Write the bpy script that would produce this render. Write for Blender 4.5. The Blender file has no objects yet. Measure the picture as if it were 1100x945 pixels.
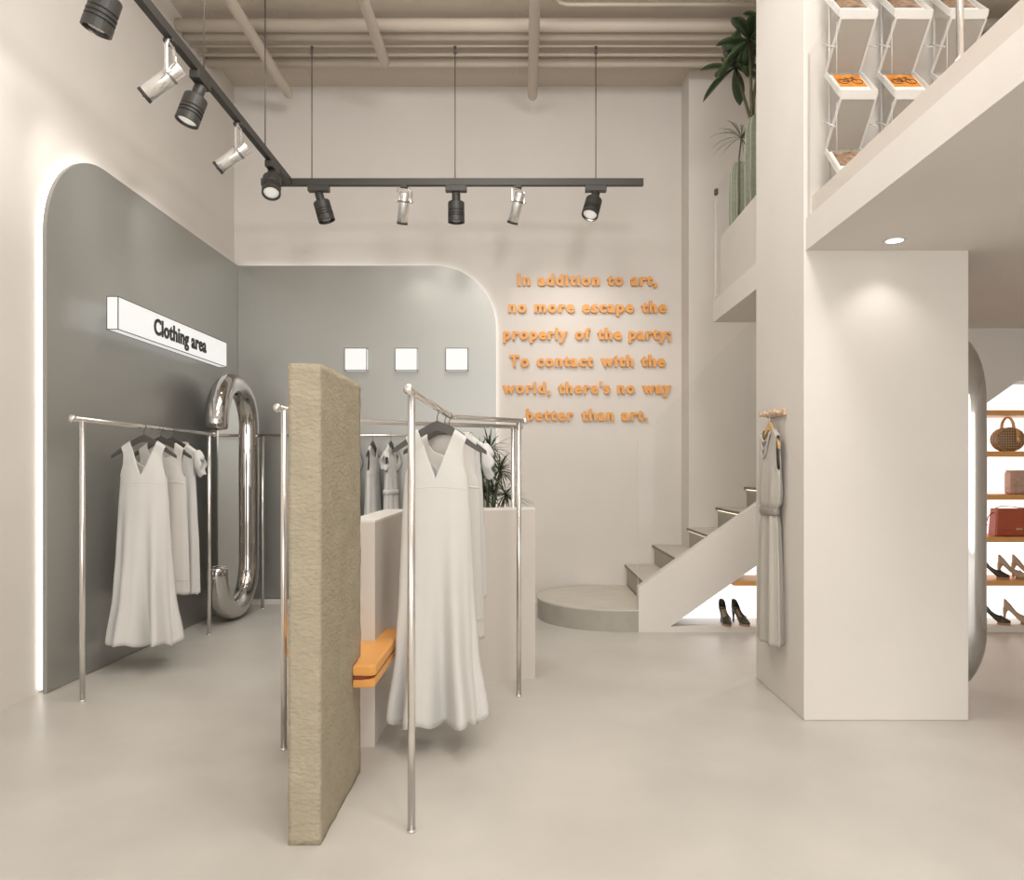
import bpy, bmesh, math, random
from mathutils import Vector, Matrix
random.seed(7)
PI = math.pi
scn = bpy.context.scene
COL = scn.collection
EYE = 1.30

# ------------------------------------------------------------------ materials
def new_mat(name):
    m = bpy.data.materials.new(name); m.use_nodes = True
    nt = m.node_tree
    return m, nt, nt.nodes['Principled BSDF']

def mat(name, col, rough=0.5, metal=0.0, var=0.0, vscale=3.0, bump=0.0, bscale=60.0, sheen=0.0,
        emis=0.0, ecol=None, spec=0.5, stretch=None, coat=0.0, aniso=0.0, trans=0.0, rvar=0.0):
    m, nt, b = new_mat(name)
    b.inputs['Base Color'].default_value = (*col, 1)
    b.inputs['Roughness'].default_value = rough
    b.inputs['Metallic'].default_value = metal
    b.inputs['Specular IOR Level'].default_value = spec
    b.inputs['Sheen Weight'].default_value = sheen
    b.inputs['Coat Weight'].default_value = coat
    b.inputs['Transmission Weight'].default_value = trans
    if emis:
        b.inputs['Emission Color'].default_value = (*(ecol or col), 1)
        b.inputs['Emission Strength'].default_value = emis
    tc = nt.nodes.new('ShaderNodeTexCoord')
    src = tc.outputs['Object']
    if stretch:
        mp = nt.nodes.new('ShaderNodeMapping'); mp.inputs['Scale'].default_value = stretch
        nt.links.new(src, mp.inputs['Vector']); src = mp.outputs['Vector']
    if var or rvar:
        n = nt.nodes.new('ShaderNodeTexNoise'); n.inputs['Scale'].default_value = vscale
        n.inputs['Detail'].default_value = 6
        nt.links.new(src, n.inputs['Vector'])
        if var:
            r = nt.nodes.new('ShaderNodeValToRGB')
            r.color_ramp.elements[0].position = 0.3; r.color_ramp.elements[1].position = 0.7
            r.color_ramp.elements[0].color = (*[max(0, c*(1-var)) for c in col], 1)
            r.color_ramp.elements[1].color = (*[min(1, c*(1+var)) for c in col], 1)
            nt.links.new(n.outputs['Fac'], r.inputs['Fac'])
            nt.links.new(r.outputs['Color'], b.inputs['Base Color'])
        if rvar:
            mr = nt.nodes.new('ShaderNodeMapRange')
            mr.inputs['To Min'].default_value = rough - rvar; mr.inputs['To Max'].default_value = rough + rvar
            nt.links.new(n.outputs['Fac'], mr.inputs['Value'])
            nt.links.new(mr.outputs['Result'], b.inputs['Roughness'])
    if bump:
        n2 = nt.nodes.new('ShaderNodeTexNoise'); n2.inputs['Scale'].default_value = bscale
        n2.inputs['Detail'].default_value = 5
        nt.links.new(src, n2.inputs['Vector'])
        bp = nt.nodes.new('ShaderNodeBump'); bp.inputs['Strength'].default_value = bump
        bp.inputs['Distance'].default_value = 0.01
        nt.links.new(n2.outputs['Fac'], bp.inputs['Height'])
        nt.links.new(bp.outputs['Normal'], b.inputs['Normal'])
    return m

def glass_mat(name, tint=(0.988, 0.988, 0.986), gl=0.06):
    m = bpy.data.materials.new(name); m.use_nodes = True
    nt = m.node_tree; nt.nodes.clear()
    o = nt.nodes.new('ShaderNodeOutputMaterial')
    mx = nt.nodes.new('ShaderNodeMixShader')
    t = nt.nodes.new('ShaderNodeBsdfTransparent'); t.inputs['Color'].default_value = (*tint, 1)
    g = nt.nodes.new('ShaderNodeBsdfGlossy'); g.inputs['Roughness'].default_value = 0.02
    lw = nt.nodes.new('ShaderNodeLayerWeight'); lw.inputs['Blend'].default_value = 0.12
    mr = nt.nodes.new('ShaderNodeMapRange'); mr.inputs['To Min'].default_value = 0.006; mr.inputs['To Max'].default_value = 0.10
    nt.links.new(lw.outputs['Facing'], mr.inputs['Value'])
    nt.links.new(mr.outputs['Result'], mx.inputs[0])
    nt.links.new(t.outputs[0], mx.inputs[1]); nt.links.new(g.outputs[0], mx.inputs[2])
    nt.links.new(mx.outputs[0], o.inputs['Surface'])
    return m

M = {}
M['wall'] = mat('warm_plaster', (0.70, 0.66, 0.615), 0.75, var=0.035, vscale=1.2, bump=0.05, bscale=25, spec=0.25)
M['ceil'] = mat('ceiling_paint', (0.60, 0.53, 0.45), 0.85, var=0.02, spec=0.2)
M['floor'] = mat('polished_concrete', (0.545, 0.52, 0.475), 0.36, var=0.09, vscale=1.6, bump=0.02, bscale=40, rvar=0.08, spec=0.4)
M['pipe'] = mat('painted_pipe', (0.60, 0.53, 0.45), 0.6)
M['panel'] = mat('brushed_grey_metal', (0.375, 0.372, 0.348), 0.34, metal=0.6, var=0.03, vscale=0.9, rvar=0.05)
M['panel_edge'] = mat('panel_edge_metal', (0.42, 0.41, 0.39), 0.4, metal=0.7)
M['led'] = mat('led_strip_light', (1, 0.97, 0.92), 0.5, emis=2.6, ecol=(1, 0.97, 0.93))
M['sign'] = mat('lit_acrylic', (0.25, 0.25, 0.24), 0.4, emis=0.70, ecol=(1, 0.98, 0.95))
M['frame_line'] = mat('thin_dark_edge', (0.10, 0.095, 0.085), 0.5)
M['ink'] = mat('black_lettering', (0.02, 0.02, 0.02), 0.5)
M['orange'] = mat('orange_lettering', (0.80, 0.36, 0.085), 0.45, var=0.04, vscale=20)
M['chrome'] = mat('mirror_chrome', (0.56, 0.545, 0.53), 0.05, metal=1.0)
M['tube'] = mat('satin_chrome_tube', (0.80, 0.77, 0.74), 0.22, metal=0.9)
M['silver'] = mat('polished_silver', (0.85, 0.85, 0.84), 0.15, metal=0.9)
M['white_lamp'] = mat('white_lamp_body', (0.82, 0.81, 0.79), 0.16, metal=0.75)
M['mirror'] = mat('mirror_glass', (0.80, 0.79, 0.77), 0.03, metal=1.0)
M['black'] = mat('black_lamp_metal', (0.055, 0.052, 0.047), 0.45, metal=0.2)
M['lens'] = mat('lit_lens', (0.5, 0.48, 0.44), 0.2, emis=0.45, ecol=(1, 0.95, 0.86))
M['lensoff'] = mat('dim_lens', (0.30, 0.29, 0.27), 0.15, metal=0.6)
M['wire'] = mat('suspension_steel', (0.16, 0.145, 0.13), 0.4, metal=0.6)
M['slab'] = mat('rough_limestone_plaster', (0.385, 0.337, 0.25), 0.9, var=0.07, vscale=9, bump=0.9, bscale=45, stretch=(1, 1, 1.8), spec=0.15)
M['leather'] = mat('orange_leather', (0.78, 0.37, 0.095), 0.42, var=0.04, vscale=8, bump=0.05, bscale=150)
M['counter'] = mat('counter_plaster', (0.61, 0.56, 0.51), 0.7, var=0.025, vscale=1.5, spec=0.25)
M['counter_top'] = mat('pale_counter_cap', (0.74, 0.71, 0.67), 0.5)
M['cloth'] = mat('offwhite_cloth', (0.635, 0.62, 0.59), 0.85, sheen=0.15, bump=0.05, bscale=350, spec=0.15)
M['cloth2'] = mat('warm_white_cloth', (0.605, 0.58, 0.545), 0.85, sheen=0.15, bump=0.05, bscale=350, spec=0.15)
M['cloth3'] = mat('cool_white_cloth', (0.65, 0.645, 0.625), 0.85, sheen=0.15, bump=0.05, bscale=350, spec=0.15)
M['seam'] = mat('seam_cloth', (0.64, 0.62, 0.585), 0.9)
M['satin'] = mat('grey_satin', (0.42, 0.392, 0.345), 0.42, metal=0.0, sheen=0.3, var=0.03, vscale=5)
M['satin_dk'] = mat('dark_satin_belt', (0.27, 0.245, 0.215), 0.4)
M['hanger'] = mat('dark_hanger', (0.070, 0.063, 0.055), 0.45)
M['woodhanger'] = mat('light_wood_hanger', (0.58, 0.38, 0.17), 0.5, var=0.15, vscale=12, stretch=(1, 8, 8))
M['peg'] = mat('pale_wood_peg_rail', (0.62, 0.46, 0.33), 0.5, var=0.1, vscale=14, stretch=(8, 1, 8))
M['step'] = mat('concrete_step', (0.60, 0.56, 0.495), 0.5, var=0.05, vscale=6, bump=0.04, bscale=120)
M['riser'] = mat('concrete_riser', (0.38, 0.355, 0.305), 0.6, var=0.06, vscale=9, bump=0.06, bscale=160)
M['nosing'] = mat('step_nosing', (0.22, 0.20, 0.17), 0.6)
M['shelf'] = mat('orange_wood_shelf', (0.72, 0.37, 0.12), 0.45, var=0.05, vscale=10, stretch=(1, 10, 10))
M['niche'] = mat('backlit_niche_panel', (0.9, 0.9, 0.9), 0.5, emis=1.25, ecol=(1, 0.99, 0.98))
M['shoe_dk'] = mat('dark_olive_leather', (0.045, 0.038, 0.028), 0.3, var=0.1, vscale=30)
M['shoe_lt'] = mat('beige_patent_leather', (0.47, 0.36, 0.26), 0.25)
M['shoe_in'] = mat('tan_shoe_lining', (0.52, 0.39, 0.25), 0.6)
M['sole'] = mat('wood_brown_sole', (0.33, 0.2, 0.11), 0.5)
M['bag_red'] = mat('rust_red_leather', (0.42, 0.085, 0.035), 0.4, bump=0.05, bscale=120)
M['bag_red_dk'] = mat('dark_rust_leather', (0.22, 0.045, 0.02), 0.45)
M['bag_tan'] = mat('tan_leather', (0.60, 0.33, 0.13), 0.45)
M['gold'] = mat('brass_hardware', (0.75, 0.55, 0.25), 0.25, metal=1)
M['acryl'] = mat('white_acrylic', (0.64, 0.62, 0.59), 0.4)
M['acgrey'] = mat('grey_acrylic_sheet', (0.36, 0.325, 0.285), 0.4)
M['rod'] = mat('clear_rod', (0.80, 0.78, 0.75), 0.15, trans=0.3)
M['paper'] = mat('white_paper', (0.86, 0.85, 0.83), 0.6)
M['mag_orange'] = mat('orange_magazine_cover', (0.75, 0.25, 0.02), 0.4, var=0.45, vscale=16)
M['mag_brown'] = mat('brown_photo_cover', (0.30, 0.19, 0.12), 0.4, var=0.8, vscale=24)
M['leaf'] = mat('dark_green_leaf', (0.035, 0.062, 0.022), 0.35, var=0.3, vscale=20)
M['leafmid'] = mat('leaf_midrib', (0.20, 0.24, 0.10), 0.5)
M['stem'] = mat('plant_stem', (0.10, 0.095, 0.05), 0.7, var=0.2, vscale=30)
M['cactus'] = mat('grey_green_cactus', (0.215, 0.24, 0.175), 0.7, var=0.18, vscale=14, stretch=(1, 1, 4))
M['cactus2'] = mat('emerald_cactus', (0.035, 0.15, 0.085), 0.5, var=0.2, vscale=14, stretch=(1, 1, 4))
M['spine'] = mat('pale_cactus_spine', (0.55, 0.55, 0.43), 0.6)
M['grass'] = mat('thin_leaf_green', (0.055, 0.095, 0.035), 0.45)
M['soil'] = mat('dark_soil', (0.06, 0.045, 0.03), 0.95, bump=0.5, bscale=60)
M['pot'] = mat('grey_clay_pot', (0.35, 0.33, 0.30), 0.7)
M['kerb'] = mat('kerb_plaster', (0.66, 0.60, 0.545), 0.75, spec=0.2)
M['glass'] = glass_mat('clear_glass')
M['glass_edge'] = mat('glass_edge', (0.55, 0.51, 0.47), 0.3)

# checked canvas for the round bag, quilted leather for the pink bag
def check_mat():
    m, nt, b = new_mat('brown_check_canvas')
    tc = nt.nodes.new('ShaderNodeTexCoord')
    mp = nt.nodes.new('ShaderNodeMapping'); mp.inputs['Rotation'].default_value = (0, PI/4, 0)
    ck = nt.nodes.new('ShaderNodeTexChecker'); ck.inputs['Scale'].default_value = 70
    ck.inputs['Color1'].default_value = (0.20, 0.11, 0.055, 1); ck.inputs['Color2'].default_value = (0.42, 0.27, 0.16, 1)
    nt.links.new(tc.outputs['Object'], mp.inputs['Vector']); nt.links.new(mp.outputs['Vector'], ck.inputs['Vector'])
    nt.links.new(ck.outputs['Color'], b.inputs['Base Color']); b.inputs['Roughness'].default_value = 0.5
    return m
M['check'] = check_mat()
def quilt_mat():
    m, nt, b = new_mat('pink_quilted_leather')
    b.inputs['Base Color'].default_value = (0.52, 0.34, 0.26, 1); b.inputs['Roughness'].default_value = 0.4
    tc = nt.nodes.new('ShaderNodeTexCoord')
    w = []
    for a in (PI/4, -PI/4):
        mp = nt.nodes.new('ShaderNodeMapping'); mp.inputs['Rotation'].default_value = (0, a, 0)
        wv = nt.nodes.new('ShaderNodeTexWave'); wv.inputs['Scale'].default_value = 7; wv.bands_direction = 'X'
        nt.links.new(tc.outputs['Object'], mp.inputs['Vector']); nt.links.new(mp.outputs['Vector'], wv.inputs['Vector'])
        w.append(wv)
    mn = nt.nodes.new('ShaderNodeMath'); mn.operation = 'MINIMUM'
    nt.links.new(w[0].outputs['Fac'], mn.inputs[0]); nt.links.new(w[1].outputs['Fac'], mn.inputs[1])
    bp = nt.nodes.new('ShaderNodeBump'); bp.inputs['Strength'].default_value = 0.35; bp.inputs['Distance'].default_value = 0.01
    nt.links.new(mn.outputs[0], bp.inputs['Height']); nt.links.new(bp.outputs['Normal'], b.inputs['Normal'])
    return m
M['quilt'] = quilt_mat()
M['quilt_plain'] = mat('pink_leather', (0.52, 0.34, 0.26), 0.4)

# ------------------------------------------------------------------ mesh helpers
def V(*a): return Vector(a)
def ident(v): return v

def add_box(bm, lo, hi, bevel=0.0, seg=2, tf=None):
    x0, y0, z0 = lo; x1, y1, z1 = hi
    vs = [bm.verts.new(p) for p in ((x0,y0,z0),(x1,y0,z0),(x1,y1,z0),(x0,y1,z0),(x0,y0,z1),(x1,y0,z1),(x1,y1,z1),(x0,y1,z1))]
    fs = [bm.faces.new([vs[i] for i in f]) for f in ((0,3,2,1),(4,5,6,7),(0,1,5,4),(1,2,6,5),(2,3,7,6),(3,0,4,7))]
    new = vs
    if bevel:
        es = list({e for f in fs for e in f.edges})
        r = bmesh.ops.bevel(bm, geom=es, offset=bevel, segments=seg, profile=0.5, affect='EDGES')
        new = list({v for f in r['faces'] for v in f.verts} | {v for v in vs if v.is_valid})
    if tf:
        for v in new: v.co = tf @ v.co
    return new

def frame_for(d):
    d = d.normalized()
    up = V(0, 0, 1) if abs(d.z) < 0.95 else V(1, 0, 0)
    a = d.cross(up).normalized(); b = a.cross(d).normalized()
    return a, b

def add_rings(bm, rings, closed=True, cap=True, smooth=True, loop=False):
    R = [[bm.verts.new(p) for p in r] for r in rings]
    n = len(R[0])
    pairs = list(zip(R, R[1:])) + ([(R[-1], R[0])] if loop else [])
    for a, b in pairs:
        for i in range(n if closed else n-1):
            j = (i+1) % n
            f = bm.faces.new((a[i], a[j], b[j], b[i])); f.smooth = smooth
    if cap and not loop and closed:
        bm.faces.new(list(reversed(R[0]))); bm.faces.new(R[-1])
    return R

def add_tube(bm, pts, r, n=10, cap=True, round_end=False):
    pts = [Vector(p) for p in pts]
    rr = r if isinstance(r, (list, tuple)) else [r]*len(pts)
    rings = []
    a0 = None
    for i, p in enumerate(pts):
        d = (pts[min(i+1, len(pts)-1)] - pts[max(i-1, 0)]).normalized()
        if a0 is None: a0, b0 = frame_for(d)
        else:
            a0 = (a0 - d*a0.dot(d)).normalized(); b0 = a0.cross(d).normalized()
        if round_end and i == 0:
            for t in (0.0, 0.35, 0.75):
                q = p - d*rr[0]*math.cos(t*PI/2) ; s = max(0.05, math.sin(t*PI/2)) * rr[0]
                rings.append([q + a0*s*math.cos(2*PI*k/n) + b0*s*math.sin(2*PI*k/n) for k in range(n)])
        rings.append([p + a0*rr[i]*math.cos(2*PI*k/n) + b0*rr[i]*math.sin(2*PI*k/n) for k in range(n)])
        if round_end and i == len(pts)-1:
            for t in (0.75, 0.35, 0.0):
                q = p + d*rr[-1]*math.cos(t*PI/2); s = max(0.05, math.sin(t*PI/2)) * rr[-1]
                rings.append([q + a0*s*math.cos(2*PI*k/n) + b0*s*math.sin(2*PI*k/n) for k in range(n)])
    add_rings(bm, rings, cap=cap)

def add_lathe(bm, prof, n=24, tf=None, cap=True):
    rings = []
    for r, z in prof:
        ring = [V(max(r, 1e-4)*math.cos(2*PI*k/n), max(r, 1e-4)*math.sin(2*PI*k/n), z) for k in range(n)]
        rings.append([tf @ p for p in ring] if tf else ring)
    add_rings(bm, rings, cap=cap)

def add_prism(bm, poly, d0, d1, plane='xz', bevel=0.0):
    """poly of 2-D points extruded from d0 to d1 along the third axis"""
    def mk(p, d):
        if plane == 'xz': return (p[0], d, p[1])
        if plane == 'yz': return (d, p[0], p[1])
        return (p[0], p[1], d)
    a = [bm.verts.new(mk(p, d0)) for p in poly]; b = [bm.verts.new(mk(p, d1)) for p in poly]
    fs = [bm.faces.new(a), bm.faces.new(list(reversed(b)))]
    n = len(poly)
    for i in range(n):
        j = (i+1) % n
        fs.append(bm.faces.new((a[j], a[i], b[i], b[j])))
    if bevel:
        es = list(fs[0].edges) + list(fs[1].edges)
        bmesh.ops.bevel(bm, geom=es, offset=bevel, segments=2, profile=0.5, affect='EDGES')

def B(): return bmesh.new()

def obj(name, bm, m, parent=None, world=False, kind=None, label=None, subd=0, solid=0.0, origin=None, smooth=None):
    """links bm as ONE mesh object; world=True: coordinates are world ones"""
    bmesh.ops.recalc_face_normals(bm, faces=bm.faces)
    if smooth is not None:
        for f in bm.faces: f.smooth = smooth
    off = None
    if parent is not None and world:
        pw = Vector(parent.location); q = parent.parent
        while q: pw += Vector(q.location); q = q.parent
        off = pw
    if parent is None and origin is None:
        xs = [v.co for v in bm.verts]
        lo = [min(c[i] for c in xs) for i in range(3)]; hi = [max(c[i] for c in xs) for i in range(3)]
        origin = ((lo[0]+hi[0])/2, (lo[1]+hi[1])/2, lo[2])
    if parent is None: off = Vector(origin)
    if off is not None: bmesh.ops.translate(bm, verts=bm.verts, vec=-off)
    me = bpy.data.meshes.new(name); bm.to_mesh(me); bm.free()
    if isinstance(m, str): m = M[m]
    me.materials.append(m)
    o = bpy.data.objects.new(name, me); COL.objects.link(o)
    if parent is None: o.location = off
    else: o.parent = parent
    if kind: o['kind'] = kind
    if label: o['label'] = label
    if solid:
        md = o.modifiers.new('thickness', 'SOLIDIFY'); md.thickness = solid; md.offset = 0
    if subd:
        md = o.modifiers.new('smooth', 'SUBSURF'); md.levels = subd; md.render_levels = subd
    return o

def thing(name, label, cat, loc=(0, 0, 0), group=None, rotz=0):
    o = bpy.data.objects.new(name, None); COL.objects.link(o)
    o.empty_display_size = 0.05
    o.location = loc; o.rotation_euler = (0, 0, rotz)
    o['label'] = label; o['category'] = cat
    if group: o['group'] = group
    return o

def tag(o, label, cat, group=None, kind=None):
    o['label'] = label; o['category'] = cat
    if group: o['group'] = group
    if kind: o['kind'] = kind
    return o

def dup(root, loc, rotz=None, label=None, group=None):
    r = root.copy(); COL.objects.link(r); r.location = loc
    if rotz is not None: r.rotation_euler = (0, 0, rotz)
    if label: r['label'] = label
    if group: r['group'] = group
    for ch in list(root.children):
        c = ch.copy(); COL.objects.link(c); c.parent = r
        for g in list(ch.children):
            d = g.copy(); COL.objects.link(d); d.parent = c
    return r

def struct(name, bm, m): return obj(name, bm, m, kind='structure')

def box_bm(lo, hi, bevel=0.0):
    bm = B(); add_box(bm, lo, hi, bevel); return bm

def arc(cx, cz, r, a0, a1, n):
    return [(cx + r*math.cos(a0+(a1-a0)*i/n), cz + r*math.sin(a0+(a1-a0)*i/n)) for i in range(n+1)]

# ------------------------------------------------------------------ the shell
CEIL = 5.056
XL, YB = -2.83, 7.29
XR, YF = 4.70, -3.6
MZ0, MZ1 = 2.44, 2.605           # mezzanine slab
CX0, CX1, CY0, CY1 = 1.458, 2.314, 3.866, 4.664   # column
SY = 5.98
MX = 1.466                       # mezzanine edge

struct('floor', box_bm((XL-0.2, YF-0.5, -0.12), (XR+0.2, YB+0.2, 0)), 'floor')
struct('ceiling', box_bm((XL-0.2, YF, CEIL), (XR+0.2, YB+0.2, CEIL+0.15)), 'ceil')
struct('wall_left', box_bm((XL-0.2, YF, 0), (XL, YB+0.2, CEIL)), 'wall')
struct('wall_back', box_bm((XL, YB, 0), (1.55, YB+0.2, CEIL)), 'wall')
struct('wall_stairwell', box_bm((1.55, 6.97, 0), (XR, YB+0.2, CEIL)), 'wall')
struct('wall_right', box_bm((XR, YF, 0), (XR+0.2, YB+0.2, CEIL)), 'wall')
struct('column', box_bm((CX0, CY0, 0), (CX1, CY1, CEIL), 0.006), 'wall')
# mezzanine: slab with a bite for the column is made of three boxes in one mesh
bm = B()
add_box(bm, (MX, YF, MZ0), (XR, CY0, MZ1)); add_box(bm, (CX1, CY0, MZ0), (XR, CY1, MZ1)); add_box(bm, (MX, CY1, MZ0), (3.40, 5.74, MZ1)); add_box(bm, (3.40, CY1, MZ0), (XR, SY-0.001, MZ1))
struct('floor_mezzanine', bm, 'wall')
bm = B(); add_box(bm, (MX+0.035, YF, MZ1), (MX+0.12, CY0-0.002, MZ1+0.115))
struct('trim_1', bm, 'kerb')
struct('baseboard_back', box_bm((XL+0.07, YB-0.065, 0), (-0.264, YB, 0.05)), 'wall')

# ceiling pipes
def pipe(x0, y0, x1, y1, z, r, label, ends=False):
    bm = B(); add_tube(bm, [(x0, y0, z), (x1, y1, z)], r, 20, round_end=ends)
    return tag(obj('ceiling_pipe', bm, 'pipe'), label, 'pipe', 'painted pipes under the ceiling')
PX = 4.6
pipe(XL+0.002, 6.08, PX, 6.08, 1.3+3.632, 0.050, 'thick beige cross pipe nearest the viewer under the ceiling')
pipe(XL+0.002, 6.22, PX, 6.22, 1.3+3.632, 0.040, 'second cross pipe under the ceiling, just behind the thickest one')
pipe(XL+0.002, 6.34, PX, 6.34, 1.3+3.612, 0.011, 'thinner of two slim cross pipes, third back under ceiling')
pipe(XL+0.002, 6.49, PX, 6.49, 1.3+3.622, 0.014, 'slim cross pipe just in front of rearmost thick cross pipe')
pipe(XL+0.002, 6.67, PX, 6.67, 1.3+3.652, 0.042, 'rearmost thick cross pipe, closest to the back wall')
for x, ye, lb in ((-2.185, 6.93, 'long beige pipe running front to back, leftmost, above the track'),
                  (-1.19, 6.40, 'shorter front to back pipe that stops before the back wall, second from left'),
                  (0.087, 6.97, 'front to back pipe with rounded end, rightmost, above the lettering')):
    pipe(x, 1.0, x, ye, 1.3+3.505, 0.043, lb, True)
bm = B(); add_tube(bm, [(0.24, 4.6, 4.9), (0.24, 5.66, 4.9), (0.27, 5.73, 4.9), (0.34, 5.76, 4.9), (2.5, 5.76, 4.9)], 0.014, 10)
tag(obj('ceiling_conduit', bm, 'pipe'), 'thin bent conduit pipe at the top edge of the ceiling', 'pipe')
# ceiling joint battens (shallow)
bm = B()
for x in (-2.56, -2.05, -0.06):
    for a, b in ((3.6, 6.0), (6.12, 6.18), (6.3, 6.62), (6.74, 7.1)):
        add_box(bm, (x-0.004, a, CEIL-0.004), (x+0.004, b, CEIL+0.01))
struct('trim_2', bm, 'kerb')

# ------------------------------------------------------------------ metal wall panels with light halo
RAD = 0.60
PTOP = 3.285
XP, YP = -2.77, 7.225
def panel_left():
    y0, y1 = 4.33, YP
    poly = [(y1, 0.004), (y1, PTOP)] + [(p[0], p[1]) for p in arc(y0+RAD, PTOP-RAD, RAD, PI/2, PI, 20)] + [(y0, 0.004)]
    t = thing('metal_wall_panel', 'tall grey metal panel with rounded top corner on the left wall', 'wall panel', (XP, 5.8, 0), 'backlit grey metal wall panels')
    bm = B(); add_prism(bm, poly, XP-0.025, XP, 'yz', 0.002); obj('panel', bm, 'panel', t, True)
    inn = [(y1-0.03, PTOP-0.014)] + arc(y0+RAD, PTOP-RAD, RAD-0.014, PI/2, PI, 20) + [(y0+0.014, 0.02)]
    bm = B(); add_tube(bm, [(XP-0.043, p[0], p[1]) for p in inn], 0.009, 8); obj('led_strip', bm, 'led', t, True)
panel_left()
def panel_back():
    x0, x1 = XP, -0.264
    poly = [(x0, 0.055), (x1, 0.055), (x1, PTOP-RAD)] + arc(x1-RAD, PTOP-RAD, RAD, 0, PI/2, 20)[1:] + [(x0, PTOP)]
    t = thing('metal_wall_panel', 'wide grey metal panel with rounded top corner on the back wall', 'wall panel', (-1.5, YP, 0), 'backlit grey metal wall panels')
    bm = B(); add_prism(bm, poly, YP, YP+0.025, 'xz', 0.002); obj('panel', bm, 'panel', t, True)
    inn = [(x1-0.014, 0.06), (x1-0.014, PTOP-RAD)] + arc(x1-RAD, PTOP-RAD, RAD-0.014, 0, PI/2, 20)[1:] + [(x0+0.03, PTOP-0.014)]
    bm = B(); add_tube(bm, [(p[0], YP+0.043, p[1]) for p in inn], 0.009, 8); obj('led_strip', bm, 'led', t, True)
panel_back()

# ------------------------------------------------------------------ lettering
def text_mesh(s, size, depth, bold, spacing=1.0, font=None):
    cu = bpy.data.curves.new('t', 'FONT'); cu.body = s; cu.size = size
    cu.extrude = depth/2; cu.offset = bold*size; cu.space_character = spacing; cu.resolution_u = 3
    if font: cu.font = font
    o = bpy.data.objects.new('t', cu); COL.objects.link(o)
    bpy.context.view_layer.update()
    dg = bpy.context.evaluated_depsgraph_get()
    me = bpy.data.meshes.new_from_object(o.evaluated_get(dg))
    bpy.data.objects.remove(o); bpy.data.curves.remove(cu)
    return me

def text_extent(me):
    xs = [v.co.x for v in me.vertices]
    return min(xs), max(xs)

def place_text(me, name, m, parent, mtx):
    me.materials.clear(); me.materials.append(M[m]); me.name = name
    me.transform(mtx)
    pl = Vector(parent.location); me.transform(Matrix.Translation(-pl))
    o = bpy.data.objects.new(name, me); COL.objects.link(o); o.parent = parent
    return o

ROTX = Matrix.Rotation(PI/2, 4, 'X')        # text stands up and faces -Y
lines = [('In addition to art,', 556, 706, 306), ('no more escape the', 546, 716, 335), ('properly of the party;', 540.5, 721, 364),
         ('To contact with the', 547, 714.5, 393), ('world, there\'s no way', 539.5, 721, 422), ('better than art.', 565, 696, 451)]
lettering = thing('wall_lettering', 'six lines of raised orange lettering on the back wall beside the stairs', 'lettering', (0.6, YB, 1.9))
KB = (YB-0.03)/800
for s, p0, p1, base in lines:
    x0, x1 = (p0-562)*KB, (p1-562)*KB; z = EYE + (505-base)*KB
    size = 0.150
    words = s.split(' ')
    mes = [text_mesh(w, size, 0.03, 0.045, 1.20) for w in words]
    ext = [text_extent(m_) for m_ in mes]
    gap = 0.072
    tot = sum(b-a for a, b in ext) + gap*(len(words)-1)
    k = (x1-x0)/tot
    x = x0
    for m_, (a, b) in zip(mes, ext):
        mt = Matrix.Translation((x, YB-0.0225, z)) @ ROTX @ Matrix.Scale(k, 4, (1, 0, 0)) @ Matrix.Translation((-a, 0, 0))
        place_text(m_, 'word', 'orange', lettering, mt)
        x += (b-a+gap)*k

# light box sign on the left wall
sx0, sx1, sy0, sy1, sz0, sz1 = -2.672, -2.60, 4.78, 6.53, 2.205, 2.415
sign = thing('light_box_sign', 'long white light box sign reading Clothing area on the left panel', 'sign', (XP+0.1, 5.65, sz0))
obj('light_box', box_bm((sx0, sy0, sz0), (sx1, sy1, sz1), 0.002), 'sign', sign, True)
bm = B()
e = 0.0025
for (y, z) in ((sy0, sz0), (sy0, sz1), (sy1, sz0), (sy1, sz1)):
    add_box(bm, (sx0, y-e, z-e), (sx1+e, y+e, z+e))
for x in (sx0, sx1):
    for y in (sy0, sy1): add_box(bm, (x-e, y-e, sz0), (x+e, y+e, sz1))
    for z in (sz0, sz1): add_box(bm, (x-e, sy0, z-e), (x+e, sy1, z+e))
obj('frame', bm, 'frame_line', sign, True)
for y in (5.0, 5.65, 6.3):
    bm = B(); add_tube(bm, [(XP+0.001, y, 2.31), (sx0+0.001, y, 2.31)], 0.012, 8); obj('standoff', bm, 'silver', sign, True)
bm = B(); add_box(bm, (sx0-0.028, sy0+0.07, sz0+0.03), (sx0-0.008, sy1-0.07, sz1-0.03)); obj('led_strip', bm, 'sign', sign, True)
me = text_mesh('Clothing area', 0.160, 0.006, 0.026, 1.07)
a, b = text_extent(me)
kk = 0.86/(b-a)
mt = Matrix.Translation((sx1+0.004, 5.24, 2.262)) @ Matrix.Rotation(PI/2, 4, 'Z') @ ROTX @ Matrix.Scale(kk, 4, (1, 0, 0)) @ Matrix.Translation((-a, 0, 0))
place_text(me, 'lettering', 'ink', sign, mt)

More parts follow.
